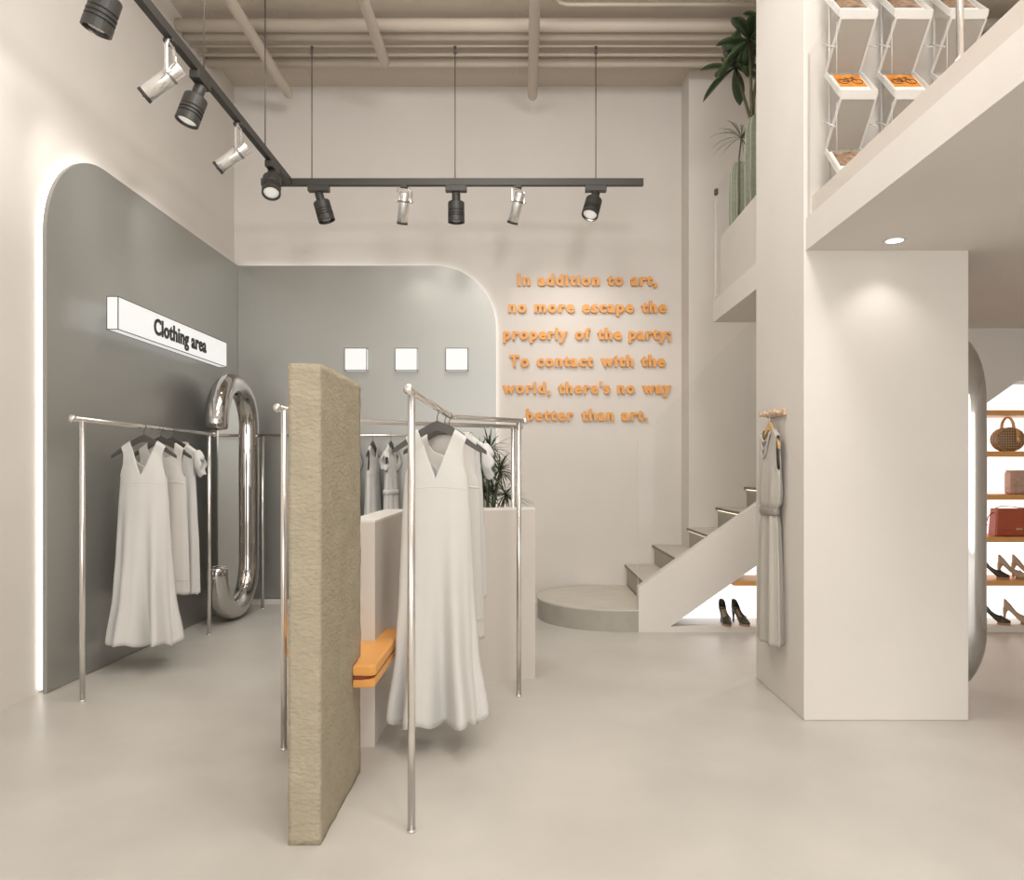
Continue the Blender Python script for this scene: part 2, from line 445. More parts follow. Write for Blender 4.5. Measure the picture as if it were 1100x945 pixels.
# three square wall lights
for px, lb in ((382, 'square white wall light, first from the left on the back panel'),
               (436.3, 'square white wall light, middle of three on the back panel'),
               (490.6, 'square white wall light nearest the panel\'s rounded corner')):
    yf = 7.13; x = (px-562)*yf/800; z = EYE+(505-385.7)*yf/800; h = 0.105
    t = thing('square_wall_light', lb, 'wall light', (x, YP, z-h), 'square lights on the back panel')
    obj('light_box', box_bm((x-h, yf, z-h), (x+h, YP-0.03, z+h), 0.001), 'sign', t, True)
    obj('standoff', box_bm((x-0.03, YP-0.03, z-0.03), (x+0.03, YP, z+0.03)), 'silver', t, True)
    bm = B(); e = 0.003
    for sx in (-h, h):
        add_box(bm, (x+sx-e, yf-e, z-h), (x+sx+e, yf+e, z+h))
        for sz in (-h, h): add_box(bm, (x+sx-e, yf-e, z+sz-e), (x+sx+e, YP-0.03, z+sz+e))
    for sz in (-h, h): add_box(bm, (x-h, yf-e, z+sz-e), (x+h, yf+e, z+sz+e))
    obj('frame', bm, 'frame_line', t, True)

# ------------------------------------------------------------------ track lighting
TZ = EYE + 2.449          # track centre height
TXL = -1.985
t = thing('light_track', 'black suspended lighting track running along the left wall', 'light track', (TXL, 4.5, TZ))
bm = B(); add_box(bm, (TXL-0.022, 1.2, TZ-0.03), (TXL+0.022, 6.30, TZ+0.03), 0.003); obj('rail', bm, 'black', t, True)
for y in (1.8, 3.2, 4.63, 5.73):
    bm = B(); add_tube(bm, [(TXL, y, TZ+0.03), (TXL, y, CEIL)], 0.0045, 6); add_lathe(bm, [(0.014, 0), (0.014, 0.05)], 10, Matrix.Translation((TXL, y, CEIL-0.05)))
    obj('suspension_wire', bm, 'wire', t, True)
TYB = 6.34
t = thing('light_track', 'black suspended lighting track parallel to the back wall', 'light track', (-0.6, TYB, TZ))
bm = B(); add_box(bm, (-2.227, TYB-0.022, TZ-0.03), (1.022, TYB+0.022, TZ+0.03), 0.003); obj('rail', bm, 'black', t, True)
for x in (-1.797, -0.579, 0.618):
    bm = B(); add_tube(bm, [(x, TYB-0.005, TZ+0.03), (x, TYB-0.005, EYE+3.60)], 0.0045, 6); add_lathe(bm, [(0.012, 0), (0.012, 0.06)], 10, Matrix.Translation((x, TYB-0.010, EYE+3.54)))
    obj('suspension_wire', bm, 'wire', t, True)

def aim(d):
    return Vector(d).normalized().to_track_quat('-Z', 'Y').to_matrix().to_4x4()

def add_spot(parent, p, d, watts, ang=55, blend=0.9, col=(1, 0.965, 0.92)):
    ld = bpy.data.lights.new('spot_beam', 'SPOT'); ld.energy = watts; ld.spot_size = math.radians(ang+15); ld.spot_blend = blend
    ld.color = col; ld.shadow_soft_size = 0.035
    lo = bpy.data.objects.new('spot_beam', ld); COL.objects.link(lo)
    lo.parent = parent
    lo.location = Vector(p)
    lo.rotation_euler = Vector(d).normalized().to_track_quat('-Z', 'Y').to_euler()
    return lo

def black_spot(x, y, along, d, label, lit, watts, target=None):
    """ribbed cylinder head on an adapter box under the rail"""
    t = thing('black_track_spotlight', label, 'spotlight', (x, y, TZ-0.03), 'black ribbed track spotlights')
    hx, hy = (0.09, 0.03) if along == 'x' else (0.03, 0.09)
    bm = B(); add_box(bm, (-hx, -hy, -0.05), (hx, hy, -0.0005), 0.004); obj('adapter', bm, 'black', t)
    d = Vector(d).normalized()
    mtx = Matrix.Translation((0, 0, -0.062)) @ aim(d)
    bm = B(); add_lathe(bm, [(0.012, 0.016), (0.012, 0.0)], 12, Matrix.Translation((0, 0, -0.062)))
    add_lathe(bm, [(0.034, -0.075), (0.036, -0.07), (0.036, 0.0), (0.03, 0.006)], 20, mtx); obj('neck', bm, 'black', t)
    prof = [(0.03, -0.07), (0.064, -0.073), (0.07, -0.08), (0.07, -0.145)]
    for k in range(3):
        z = -0.15 - k*0.022
        prof += [(0.064, z), (0.064, z-0.006), (0.071, z-0.009), (0.071, z-0.020)]
    prof += [(0.071, -0.245), (0.062, -0.246), (0.058, -0.225), (0.001, -0.225)]
    bm = B(); add_lathe(bm, prof, 28, mtx); hd = obj('head', bm, 'black', t)
    for pz in hd.data.polygons: pz.use_smooth = False
    bm = B(); add_lathe(bm, [(0.001, -0.2235), (0.055, -0.2235), (0.057, -0.230), (0.03, -0.236), (0.001, -0.234)][::-1], 20, mtx); obj('lens', bm, 'lens' if lit else 'lensoff', t)
    if watts:
        p = (mtx @ V(0, 0, -0.26))
        dd = d if target is None else (Vector(target) - (Vector(t.location) + p)).normalized()
        add_spot(t, p, dd, watts)
    return t

def white_spot(x, y, along, d, label, drop=0.19, watts=0, target=None):
    t = thing('white_track_spotlight', label, 'spotlight', (x, y, TZ-0.03), 'white and silver track spotlights')
    d = Vector(d).normalized()
    piv = V(0, 0, -drop)
    side = d.cross(V(0, 0, 1)).normalized()
    bm = B(); add_box(bm, (-0.03, -0.03, -0.022), (0.03, 0.03, -0.0005), 0.004); obj('adapter', bm, 'black', t)
    # yoke: a U of flat bars hanging from the adapter
    bm = B()
    for s in (-1, 1):
        p0 = side*0.03*s + V(0, 0, -0.012); p1 = piv + side*0.060*s
        add_tube(bm, [p0, p0.lerp(p1, 0.25) + side*0.025*s, p1 + V(0, 0, 0.04), p1 - V(0, 0, 0.012)], [0.009, 0.011, 0.011, 0.012], 6)
    add_tube(bm, [side*-0.035 + V(0, 0, -0.024), side*0.035 + V(0, 0, -0.024)], 0.009, 6)
    obj('yoke', bm, 'white_lamp', t, smooth=False)
    mtx = Matrix.Translation(piv) @ aim(d)
    bm = B(); add_lathe(bm, [(0.001, 0.075), (0.040, 0.074), (0.044, 0.068), (0.044, 0.005), (0.046, -0.005), (0.046, -0.185), (0.040, -0.187), (0.036, -0.165), (0.001, -0.165)], 24, mtx)
    bd = obj('body', bm, 'white_lamp', t)
    bm = B(); add_lathe(bm, [(0.0465, 0.008), (0.050, 0.006), (0.050, -0.006), (0.0465, -0.008)], 24, mtx, cap=False); obj('clamp_ring', bm, 'lensoff', t)
    bm = B(); add_lathe(bm, [(0.0462, -0.170), (0.0475, -0.172), (0.0475, -0.189), (0.040, -0.190), (0.036, -0.168)], 24, mtx, cap=False); obj('front_ring', bm, 'black', t)
    for s in (-1, 1):
        bm = B(); add_tube(bm, [piv + side*0.048*s, piv + side*0.078*s], 0.008, 8); obj('pivot_screw', bm, 'silver', t)
    bm = B(); add_lathe(bm, [(0.001, -0.15), (0.03, -0.165), (0.030, -0.172), (0.012, -0.180), (0.001, -0.196)][::-1], 16, mtx); obj('lens', bm, 'lensoff', t)
    if watts:
        p = (mtx @ V(0, 0, -0.21)); dd = d if target is None else (Vector(target) - (Vector(t.location) + p)).normalized()
        add_spot(t, p, dd, watts)
    return t

black_spot(TXL-0.0, 3.60, 'y', (-0.36, 0.02, -1), 'black ribbed spotlight cut off by the top edge of the photo', False, 14, (XL, 4.0, 3.2))
white_spot(TXL, 4.19, 'y', (-0.74, -0.05, -0.60), 'silver white spotlight nearest the viewer on the left track', 0.20, 13, (XL, 4.7, 3.0))
black_spot(TXL, 4.58, 'y', (-0.30, -0.14, -1), 'black ribbed spotlight between the two silver ones on left track', True, 14, (XL, 5.0, 2.9))
white_spot(TXL, 5.20, 'y', (-0.74, -0.05, -0.58), 'farther silver white spotlight on the left track', 0.20, 14, (XL, 5.7, 2.9))
black_spot(TXL, 5.89, 'y', (0.15, -0.55, -1), 'black ribbed spotlight with bright lens at the corner of the tracks', True, 25, (-1.6, 5.9, 0))
KT = TYB/800
black_spot((342.5-562)*KT, TYB, 'x', (0.29, 0.02, -1), 'black ribbed spotlight tilted right, leftmost on the back track', False, 25, (-1.4, 6.0, 0.5))
white_spot((434-562)*KT, TYB, 'x', (-0.16, 0.42, -1), 'slim silver spotlight over the metal panel on the back track', 0.13, 4, (-1.0, YB, 2.4))
black_spot((490-562)*KT, TYB, 'x', (0.0, 0.05, -1), 'black ribbed spotlight hanging straight down mid back track', False, 25, (-0.6, 6.4, 0))
white_spot((556.5-562)*KT, TYB, 'x', (-0.30, 0.42, -1), 'slim silver spotlight just above the orange lettering', 0.13, 12, (0.35, YB, 2.6))
black_spot((640-562)*KT, TYB, 'x', (-0.27, -0.42, -1), 'black ribbed spotlight with bright lens, rightmost on back track', True, 16, (0.75, YB, 2.5))

# ------------------------------------------------------------------ stone slab, bench, counter
def slab():
    bm = B()
    x0, x1, y0, y1, h = -0.813, -0.702, 2.58, 3.215, 1.672
    nx, ny, nz = 8, 28, 70
    bmesh.ops.create_grid  # (not used: the shell is built face by face)
    rnd = random.Random(3)
    def face(fn, a, b):
        g = [[bm.verts.new(fn(i/a, j/b)) for j in range(b+1)] for i in range(a+1)]
        for i in range(a):
            for j in range(b):
                f = bm.faces.new((g[i][j], g[i+1][j], g[i+1][j+1], g[i][j+1])); f.smooth = True
    X = lambda u: x0+(x1-x0)*u
    Y = lambda u: y0+(y1-y0)*u
    Z = lambda u: h*u
    face(lambda u, v: (X(u), y0, Z(v)), nx, nz); face(lambda u, v: (X(u), y1, Z(v)), nx, nz)
    face(lambda u, v: (x0, Y(u), Z(v)), ny, nz); face(lambda u, v: (x1, Y(u), Z(v)), ny, nz)
    face(lambda u, v: (X(u), Y(v), h), nx, ny); face(lambda u, v: (X(u), Y(v), 0), nx, ny)
    bmesh.ops.remove_doubles(bm, verts=bm.verts, dist=1e-5)
    from mathutils import noise
    for v in bm.verts:
        c = v.co.copy()
        n1 = noise.noise(c*9); n2 = noise.noise(c*30+V(5, 3, 1)); n3 = noise.noise(V(c.x*20, c.y*20, c.z*70))
        dlt = 0.0022*n1 + 0.0016*n2 + 0.0012*n3
        pit = noise.noise(c*14+V(9, 9, 9))
        if pit > 0.45: dlt -= 0.012*(pit-0.45)
        if abs(c.x-x0) < 1e-4 or abs(c.x-x1) < 1e-4: v.co.x += (1 if c.x > -0.75 else -1)*min(dlt, 0.002)
        if abs(c.y-y0) < 1e-4 or abs(c.y-y1) < 1e-4: v.co.y += (1 if c.y > 2.9 else -1)*dlt
        if c.z > h-1e-4: v.co.z += 0.5*dlt - 0.006*abs(noise.noise(V(c.x*8, c.y*9, 2)))
    # softened corners
    o = obj('stone_slab', bm, 'slab')
    tag(o, 'tall rough sand coloured stone slab standing on the floor in front of counter', 'slab')
slab()

cpts = [(-0.697, 3.50), (-0.697, 4.40), (0.075, 4.655), (0.06, 4.81), (-0.84, 4.515), (-0.84, 3.50)]
t = thing('counter', 'beige plaster corner counter wall standing behind the stone slab', 'counter', (-0.4, 4.2, 0))
bm = B(); add_prism(bm, cpts, 0, 1.052, 'xy'); obj('body', bm, 'counter', t, True)
bm = B(); add_prism(bm, cpts, 1.052, 1.064, 'xy', 0.002); obj('top', bm, 'counter_top', t, True)

t = thing('bench', 'orange leather bench slotted between the stone slab and the counter', 'bench', (-0.8, 3.5, 0.4))
def bench_poly(dx):
    return [(-0.699, 3.06), (-0.628+dx, 3.06), (-0.608+dx, 3.08), (-0.608+dx, 3.80), (-0.6955, 3.80), (-0.6955, 3.4985), (-0.8415, 3.4985), (-0.8415, 3.80),
            (-1.068-dx, 3.80), (-1.068-dx, 3.37), (-1.05-dx, 3.35), (-0.816, 3.25), (-0.699, 3.22)]
bm = B(); add_prism(bm, bench_poly(0), 0.452, 0.498, 'xy', 0.008); obj('cushion', bm, 'leather', t, True)
bm = B(); add_prism(bm, bench_poly(-0.004), 0.405, 0.440, 'xy', 0.006); obj('base_board', bm, 'leather', t, True)
bm = B(); add_prism(bm, bench_poly(-0.03), 0.4395, 0.4525, 'xy'); obj('spacer', bm, 'bag_red_dk', t, True)

# ------------------------------------------------------------------ clothes racks
RZ = EYE + 0.285          # rail centre height
def post(x, y, top, r=0.0135):
    bm = B(); add_tube(bm, [(x, y, 0.006), (x, y, top)], r*1.05, 20)
    add_lathe(bm, [(r*1.3, 0), (r*1.3, 0.007), (r*1.1, 0.010)], 20, Matrix.Translation((x, y, 0)))
    return bm
def rack(label, path, posts, z=RZ, r=0.0135):
    t = thing('clothes_rack', label, 'clothes rack', (posts[0][0], posts[0][1], 0), 'chrome clothes racks')
    bm = B(); add_tube(bm, [(x, y, z) for x, y in path], r, 14)
    obj('rail', bm, 'tube', t, True)
    for x, y in (path[0], path[-1]):
        bm = B(); bmesh.ops.create_uvsphere(bm, u_segments=16, v_segments=10, radius=r*1.5, matrix=Matrix.Translation((x, y, z)))
        obj('end_cap', bm, 'tube', t, True, smooth=True)
    for x, y in posts: obj('post', post(x, y, z-r*0.6), 'tube', t, True)
    return t
def bend(p, c, q, r=0.05, n=5):
    """rounded corner between two straight runs"""
    p, c, q = Vector(p), Vector(c), Vector(q)
    a = c + (p-c).normalized()*r; b = c + (q-c).normalized()*r
    return [tuple(a.lerp(c, i/n).lerp(c.lerp(b, i/n), i/n)) for i in range(n+1)]
# nearest rack
A, Cn, E = (-0.402, 2.62), (-0.385, 3.98), (0.01, 4.315)
rack('L shaped chrome clothes rack nearest the viewer, with white dresses', [A] + bend(A, Cn, E, 0.06) + [E], [(-0.402, 2.68), (-0.025, 4.285)])
A, Cn, E = (-1.122, 3.40), (-1.11, 4.24), (-0.02, 4.90)
rack('L shaped chrome clothes rack partly hidden behind the stone slab', [A] + bend(A, Cn, E, 0.06) + [E], [(-1.114, 3.467), (-0.065, 4.873)])
rack('straight chrome clothes rack in front of the left metal panel', [(-2.48, 4.10), (-2.48, 5.97)], [(-2.48, 4.19), (-2.48, 5.88)])
rack('straight chrome clothes rack at the back, beside the chrome mirror', [(-2.52, 6.985), (-0.72, 6.985)], [(-2.445, 6.985), (-0.80, 6.985)], EYE+0.327)

# ------------------------------------------------------------------ hangers and garments
RR = 0.0135
def hz(x): return -0.052 - 0.135*(abs(x)/0.21)**1.2       # hanger top line below the rail centre
def make_hanger(label, loc, rotz, m='hanger', group='dark clothes hangers', half=0.21, thick=0.013):
    t = thing('clothes_hanger', label, 'hanger', loc, group, rotz)
    xs = [half*(-1 + 2*i/24) for i in range(25)]
    top = [(x, hz(x*0.21/half)) for x in xs]
    bot = [(x, hz(x*0.21/half) - (0.020 + 0.024*(1-abs(x)/half)**0.7)) for x in reversed(xs)]
    bm = B(); add_prism(bm, top + bot, -thick/2, thick/2, 'xz', 0.002); obj('shoulder_bar', bm, m, t)
    pts = [(0, 0, -0.060), (0, 0, -0.034)]
    R = 0.0135 + 0.0035
    pts += [(R*math.cos(a), 0, R*math.sin(a)) for a in [(-70 + 250*i/12)*PI/180 for i in range(13)]]
    bm = B(); add_tube(bm, pts, 0.0026, 6); obj('hook', bm, 'silver' if m != 'hanger' else 'wire', t)
    return t

def lerp_prof(prof, z):
    """prof: list of (z, half, depth, fold) with z descending"""
    if z >= prof[0][0]: return prof[0][1:]
    for a, b in zip(prof, prof[1:]):
        if a[0] >= z >= b[0]:
            u = (a[0]-z)/(a[0]-b[0]); u = u*u*(3-2*u)*0.5 + u*0.5
            return tuple(a[i]+(b[i]-a[i])*u for i in (1, 2, 3))
    return prof[-1][1:]

def garment_bm(prof, neck, front_depth, back_depth, vneck, lobes, phase, hem_wave, sway=0.0, rows=56, N=18, armpit=-0.20):
    bm = B()
    ztop = 0.0; zbot = prof[-1][0]
    shoulder_ref = hz(prof[0][1]*0.8)
    for side in (1, -1):                       # -Y is the front: side 1 = front
        nd = front_depth if side == 1 else back_depth
        prev = None
        # two strips, left and right, meeting on the centre line below the neck
        for lr in (-1, 1):
            grid = []
            for r in range(rows+1):
                t_ = r/rows
                z = -(t_**1.15)*(-zbot)
                half, dep, fold = lerp_prof(prof, z)
                dn = -z
                if dn < nd:
                    q = dn/nd
                    nx = neck*(1-q)**0.85 if vneck and side == 1 else neck*math.sqrt(max(0.0, 1-q**2.2))
                else: nx = 0.0
                nx = min(nx, half*0.92)
                row = []
                for i in range(N+1):
                    th_out = 0.0; th_in = math.acos(min(1, nx/half))
                    th = th_in*i/N                     # 0 = outer edge, th_in = inner edge
                    full = th if lr == 1 else PI - th
                    full = full if side == 1 else 2*PI - full
                    f = 1 + fold*math.cos(lobes*full + phase) + 0.45*fold*math.cos((lobes*2-1)*full + 1.7*phase)
                    cx = half*math.cos(full); sy = dep*math.sin(full)
                    x = cx*(1+(f-1)*0.25); y = -sy*f - (half*0.55)*(f-1)*math.sin(full)
                    if r == 0: y = 0.0
                    elif z > armpit:
                        gap = 0.0125
                        y = (-1 if side == 1 else 1)*max(gap, abs(sy)*f)
                    zz = z
                    fade = max(0.0, 1 + z/0.30)
                    top_z = hz(min(abs(x), 0.21)) + 0.0075
                    zz = z + top_z*fade + (shoulder_ref)*(1-fade)
                    if r > rows*0.55:
                        zz += hem_wave*((r/rows-0.55)/0.45)**2*(math.cos(lobes*full+phase) - 0.5)
                    x += sway*(t_**1.4)
                    row.append(bm.verts.new((x, y, zz)))
                grid.append(row)
            for a, b in zip(grid, grid[1:]):
                for i in range(N):
                    f = bm.faces.new((a[i], a[i+1], b[i+1], b[i])); f.smooth = True
    bmesh.ops.remove_doubles(bm, verts=bm.verts, dist=0.0006)
    return bm

def band_bm(prof, z, shoulder_ref_half, lobes, phase, hgt=0.010, out=0.004, a0=0.05, a1=PI-0.05):
    """narrow sewn band lying on the front of a garment at height z"""
    bm = B(); half, dep, fold = lerp_prof(prof, z); fade = max(0.0, 1 + z/0.30); ref = hz(prof[0][1]*0.8)
    top, bot = [], []
    n = 40
    for i in range(n+1):
        full = a0 + (a1-a0)*i/n
        f = 1 + fold*math.cos(lobes*full + phase) + 0.45*fold*math.cos((lobes*2-1)*full + 1.7*phase)
        x = (half+out*0.6)*math.cos(full)*(1+(f-1)*0.25); y = -(dep*math.sin(full))*f - half*0.55*(f-1)*math.sin(full) - out
        zz = z + (hz(min(abs(x), 0.21))+0.0075)*fade + ref*(1-fade)
        top.append(bm.verts.new((x, y, zz+hgt/2))); bot.append(bm.verts.new((x, y, zz-hgt/2)))
    for i in range(n):
        f = bm.faces.new((top[i], top[i+1], bot[i+1], bot[i])); f.smooth = True
    return bm

LONG = [(0, .142, .014, 0), (-.07, .125, .016, 0), (-.13, .128, .030, 0), (-.20, .145, .042, .01), (-.26, .150, .048, .008), (-.42, .160, .062, .02),
        (-.70, .170, .080, .09), (-1.0, .184, .092, .20), (-1.335, .220, .104, .38)]
MID = [(0, .155, .014, 0), (-.08, .142, .016, 0), (-.16, .150, .030, 0), (-.22, .168, .040, .01), (-.40, .172, .048, .03), (-.70, .180, .056, .07), (-1.0, .186, .060, .12)]
SHORT = [(0, .165, .014, 0), (-.08, .150, .016, 0), (-.16, .152, .028, 0), (-.24, .160, .036, .02), (-.42, .166, .044, .05), (-.70, .176, .050, .10), (-1.02, .180, .052, .14)]

def long_dress(label, loc, rotz=0, m='cloth', group=None, phase=0.6, scale_z=1.0):
    prof = [(z*scale_z, a, b, c) for z, a, b, c in LONG]
    t = thing('long_dress', label, 'dress', loc, group, rotz)
    bm = garment_bm(prof, 0.088, 0.215, 0.17, True, 6, phase, 0.016)
    obj('dress_body', bm, m, t, solid=0.003)
    obj('waist_seam', band_bm(prof, -0.255, 0, 6, phase, 0.005, 0.0012), 'seam', t, solid=0.001)
    return t
def mid_dress(label, loc, rotz=0, m='cloth2', group=None, phase=1.4, scale_z=1.0):
    prof = [(z*scale_z, a, b, c) for z, a, b, c in MID]
    t = thing('sleeveless_dress', label, 'dress', loc, group, rotz)
    bm = garment_bm(prof, 0.095, 0.125, 0.04, False, 6, phase, 0.004)
    obj('dress_body', bm, m, t, solid=0.003)
    obj('waist_seam', band_bm(prof, -0.245, 0, 6, phase, 0.010, 0.0012), 'seam', t, solid=0.002)
    obj('hem_band', band_bm(prof, -0.905*scale_z, 0, 6, phase, 0.006, 0.004), 'seam', t, solid=0.002)
    return t
def ruffle_dress(label, loc, rotz=0, m='cloth3', group=None, phase=2.2, scale_z=1.0, belt=False):
    prof = [(z*scale_z, a, b, c) for z, a, b, c in SHORT]
    t = thing('ruffle_sleeve_dress', label, 'dress', loc, group, rotz)
    bm = garment_bm(prof, 0.10, 0.10, 0.05, False, 8, phase, 0.006)
    obj('dress_body', bm, m, t, solid=0.003)
    for s in (-1, 1):
        bm = B(); rings = []
        for j in range(7):
            u = j/6; ring = []
            for k in range(28):
                a = 2*PI*k/28
                rad = 0.060 + 0.028*math.sin(PI*u) + 0.010*u*math.sin(6*a)
                cx = s*(0.160 + 0.055*u); cz = hz(0.16) - 0.062 - 0.05*u
                ring.append((cx + s*0.010*u*math.cos(5*a), 0.030*math.sin(a)*(1+0.5*u) , cz + rad*math.cos(a)))
            rings.append(ring)
        add_rings(bm, rings, cap=False); obj('ruffle_sleeve', bm, m, t, solid=0.003)
    # rolled collar
    bm = B(); pts = []
    for k in range(26):
        a = 2*PI*k/26; x = 0.102*math.cos(a); y = -0.021*math.sin(a)
        pts.append((x, y, hz(0.10)+0.012 - (0.075*math.sin(a) if a < PI else 0.0)))
    add_tube(bm, pts + [pts[0]], 0.010, 8, cap=False); obj('collar', bm, m, t)
    if belt:
        bm = B(); h, d, f = lerp_prof(prof, -0.40); n = 30; rr = []
        z = -0.40 + hz(prof[0][1]*0.8)
        rings = [[((h+o)*math.cos(2*PI*k/n), (d+o)*math.sin(2*PI*k/n), zz) for k in range(n)] for o, zz in ((0.006, z+0.022), (0.014, z+0.012), (0.014, z-0.012), (0.006, z-0.022))]
        add_rings(bm, rings, cap=False); obj('belt', bm, m, t, solid=0.003)
    return t

# nearest rack
gN, gL, gB = 'white dresses on the nearest rack', 'white dresses on the left rack', 'white dresses on the rear rack'
make_hanger('dark wide hanger holding the long V neck dress on nearest rack', (-0.404, 3.50, RZ), 0.02)
long_dress('long white V neck dress hanging in front on the nearest rack', (-0.408, 3.50, RZ), 0.02, group=gN)
make_hanger('dark hanger behind the front dress on the nearest rack', (-0.393, 3.74, RZ), -0.05)
mid_dress('white sleeveless round neck dress hanging second on the nearest rack', (-0.385, 3.74, RZ), -0.05, group=gN)
make_hanger('rearmost dark hanger on the nearest rack, under the ruffle sleeve', (-0.388, 3.90, RZ), -0.03)
ruffle_dress('white ruffle sleeve dress hanging last on the nearest rack', (-0.375, 3.90, RZ), -0.03, group=gN, scale_z=0.8)
# left rack
make_hanger('dark hanger with the long V neck dress on the left rack', (-2.48, 4.87, RZ), 0.03)
long_dress('long white V neck dress hanging in front on the left rack', (-2.48, 4.87, RZ), 0.03, group=gL, phase=0.9, scale_z=0.965)
make_hanger('dark hanger with the sleeveless dress in the middle of left rack', (-2.47, 5.08, RZ), -0.04)
mid_dress('white sleeveless dress with waist seam in the middle of left rack', (-2.465, 5.08, RZ), -0.04, group=gL, phase=0.7)
make_hanger('dark hanger with the ruffle sleeve dress on the left rack', (-2.47, 5.24, RZ), -0.06)
ruffle_dress('white ruffle sleeve dress hanging last on the left rack', (-2.46, 5.24, RZ), -0.06, group=gL, scale_z=1.0)
# rear rack, seen edge on
RZB = EYE + 0.327
make_hanger('black hanger with the plain sleeveless dress on the rear rack', (-1.41, 6.985, RZB), 1.50)
mid_dress('white sleeveless dress seen edge on, left of the belted one', (-1.41, 6.985, RZB), 1.50, 'cloth3', gB, 0.4)
make_hanger('black hanger with the belted dress on the rear rack', (-1.24, 6.985, RZB), 1.48)
ruffle_dress('white belted ruffle dress seen edge on, on the rear rack', (-1.24, 6.985, RZB), 1.48, 'cloth3', gB, 1.0, 1.05, belt=True)
make_hanger('black hanger on the rear rack, half hidden by the slab', (-1.61, 6.985, RZB), 1.50)
ruffle_dress('white ruffle sleeve dress on rear rack, mostly hidden behind the slab', (-1.61, 6.985, RZB), 1.50, 'cloth3', gB, 2.0, 1.0)

# ------------------------------------------------------------------ chrome C mirrors
def c_mirror(label, cx, cy, open_dir, r=0.095, R=0.355, H=2.14):
    """C of thick chrome tube in the YZ plane; open_dir -1: opening towards the viewer (low Y)"""
    t = thing('chrome_frame_mirror', label, 'mirror', (cx, cy, 0), 'tall mirrors with inflated chrome frames')
    zt, zb = H-r-R, r+R
    s = -open_dir                         # long side is at s*R
    pts = []
    pts += [(0, -s*R*math.cos(a), zt + R*math.sin(a)) for a in [PI*i/20 for i in range(21)]]
    pts += [(0, s*R, zt + (zb-zt)*i/8) for i in range(1, 8)]
    pts += [(0, s*R*math.cos(a), zb - R*math.sin(a)) for a in [PI*i/20 for i in range(21)]]
    bm = B()
    n = len(pts)
    rad = [r*(0.985 + 0.05*math.sin(i*0.9)*0.3) for i in range(n)]
    # pillowy ends
    p0, p1 = Vector(pts[0]), Vector(pts[-1])
    pts = [tuple(p0 + V(0, 0, -0.055)), tuple(p0 + V(0, 0, -0.05)), tuple(p0+V(0, 0, -0.035))] + pts + [tuple(p1+V(0, 0, 0.035)), tuple(p1+V(0, 0, 0.05)), tuple(p1+V(0, 0, 0.055))]
    rad = [r*0.55, r*0.82, r*0.96] + rad + [r*0.96, r*0.82, r*0.55]
    add_tube(bm, pts, rad, 28)
    obj('inflated_frame', bm, 'chrome', t)
    poly = []
    inn = R - 0.02
    poly += [(-s*inn*math.cos(a), zt + inn*math.sin(a)) for a in [PI*i/16 for i in range(17)]]
    poly += [(s*inn*math.cos(a), zb - inn*math.sin(a)) for a in [PI*i/16 for i in range(17)]]
    bm = B(); add_prism(bm, poly, -0.006, 0.006, 'yz'); obj('mirror_plate', bm, 'mirror', t)
    # puckered seams on the two tube ends
    bm = B()
    for p, dz in ((p0, -0.056), (p1, 0.056)):
        for k in range(6):
            a = 2*PI*k/6
            add_tube(bm, [tuple(p + V(0, 0, dz)), tuple(p + V(0.8*r*math.cos(a), 0.8*r*math.sin(a), dz*0.88))], [0.006, 0.003], 6)
    obj('end_pucker', bm, 'chrome', t)
    return t
c_mirror('tall C shaped chrome mirror standing in the left back corner', -2.53, 6.50, -1)
c_mirror('tall chrome framed mirror standing against the column\'s right side', 2.413, 4.405, 1)

# ------------------------------------------------------------------ stairs
SY = 5.98
SX0 = 0.927
t = thing('staircase', 'concrete staircase with a rounded bottom landing rising to the right', 'stairs', (0.9, 6.6, 0))
# landing with a half elliptical end
PZ = 0.179
ymid, hd = (SY+YB)/2, (YB-SY)/2 - 0.001
el = [(SX0-0.10 + 0.70*math.cos(a), ymid + hd*math.sin(a)) for a in [PI*1.5 - PI*i/40 for i in range(41)]]
poly = [(SX0, SY+0.0)] + el + [(1.01, YB-0.001), (1.01, SY+0.105), (SX0, SY+0.105)]
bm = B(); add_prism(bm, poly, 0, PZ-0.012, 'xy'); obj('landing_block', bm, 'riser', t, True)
bm = B(); add_prism(bm, poly, PZ-0.012, PZ, 'xy', 0.003); obj('landing_top', bm, 'step', t, True)
for i in range(12):
    xn = 0.994 + i*0.269; z = PZ + 0.191*(i+1) + 0.012
    yb = YB-0.001 if xn < 1.5 else 6.969
    bm = B(); x1 = xn + 0.269 + 0.03
    if i == 1 or xn < 1.5 < x1:
        pol = [(xn, SY+0.102), (x1, SY+0.102), (x1, 6.969), (1.549, 6.969), (1.549, YB-0.001), (xn, YB-0.001)] if x1 > 1.55 else [(xn, SY+0.102), (x1, SY+0.102), (x1, YB-0.001), (xn, YB-0.001)]
    else:
        pol = [(xn, SY+0.102), (x1, SY+0.102), (x1, yb), (xn, yb)]
    add_prism(bm, pol, z-0.022, z, 'xy', 0.002); tr = obj('tread', bm, 'step', t, True)
    bm = B(); add_box(bm, (xn-0.0025, SY+0.103, z-0.024), (xn+0.004, yb, z-0.001)); obj('nosing', bm, 'nosing', tr, True)
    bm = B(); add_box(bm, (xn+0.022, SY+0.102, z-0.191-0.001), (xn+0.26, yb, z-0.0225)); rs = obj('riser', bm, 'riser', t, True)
    bm = B(); add_box(bm, (xn+0.008, SY+0.14, z-0.030), (xn+0.016, yb-0.03, z-0.0225)); obj('step_light', bm, M.setdefault('steplight', mat('warm_step_light', (1, .9, .7), .5, emis=2.0, ecol=(1, 0.86, 0.62))), tr, True)

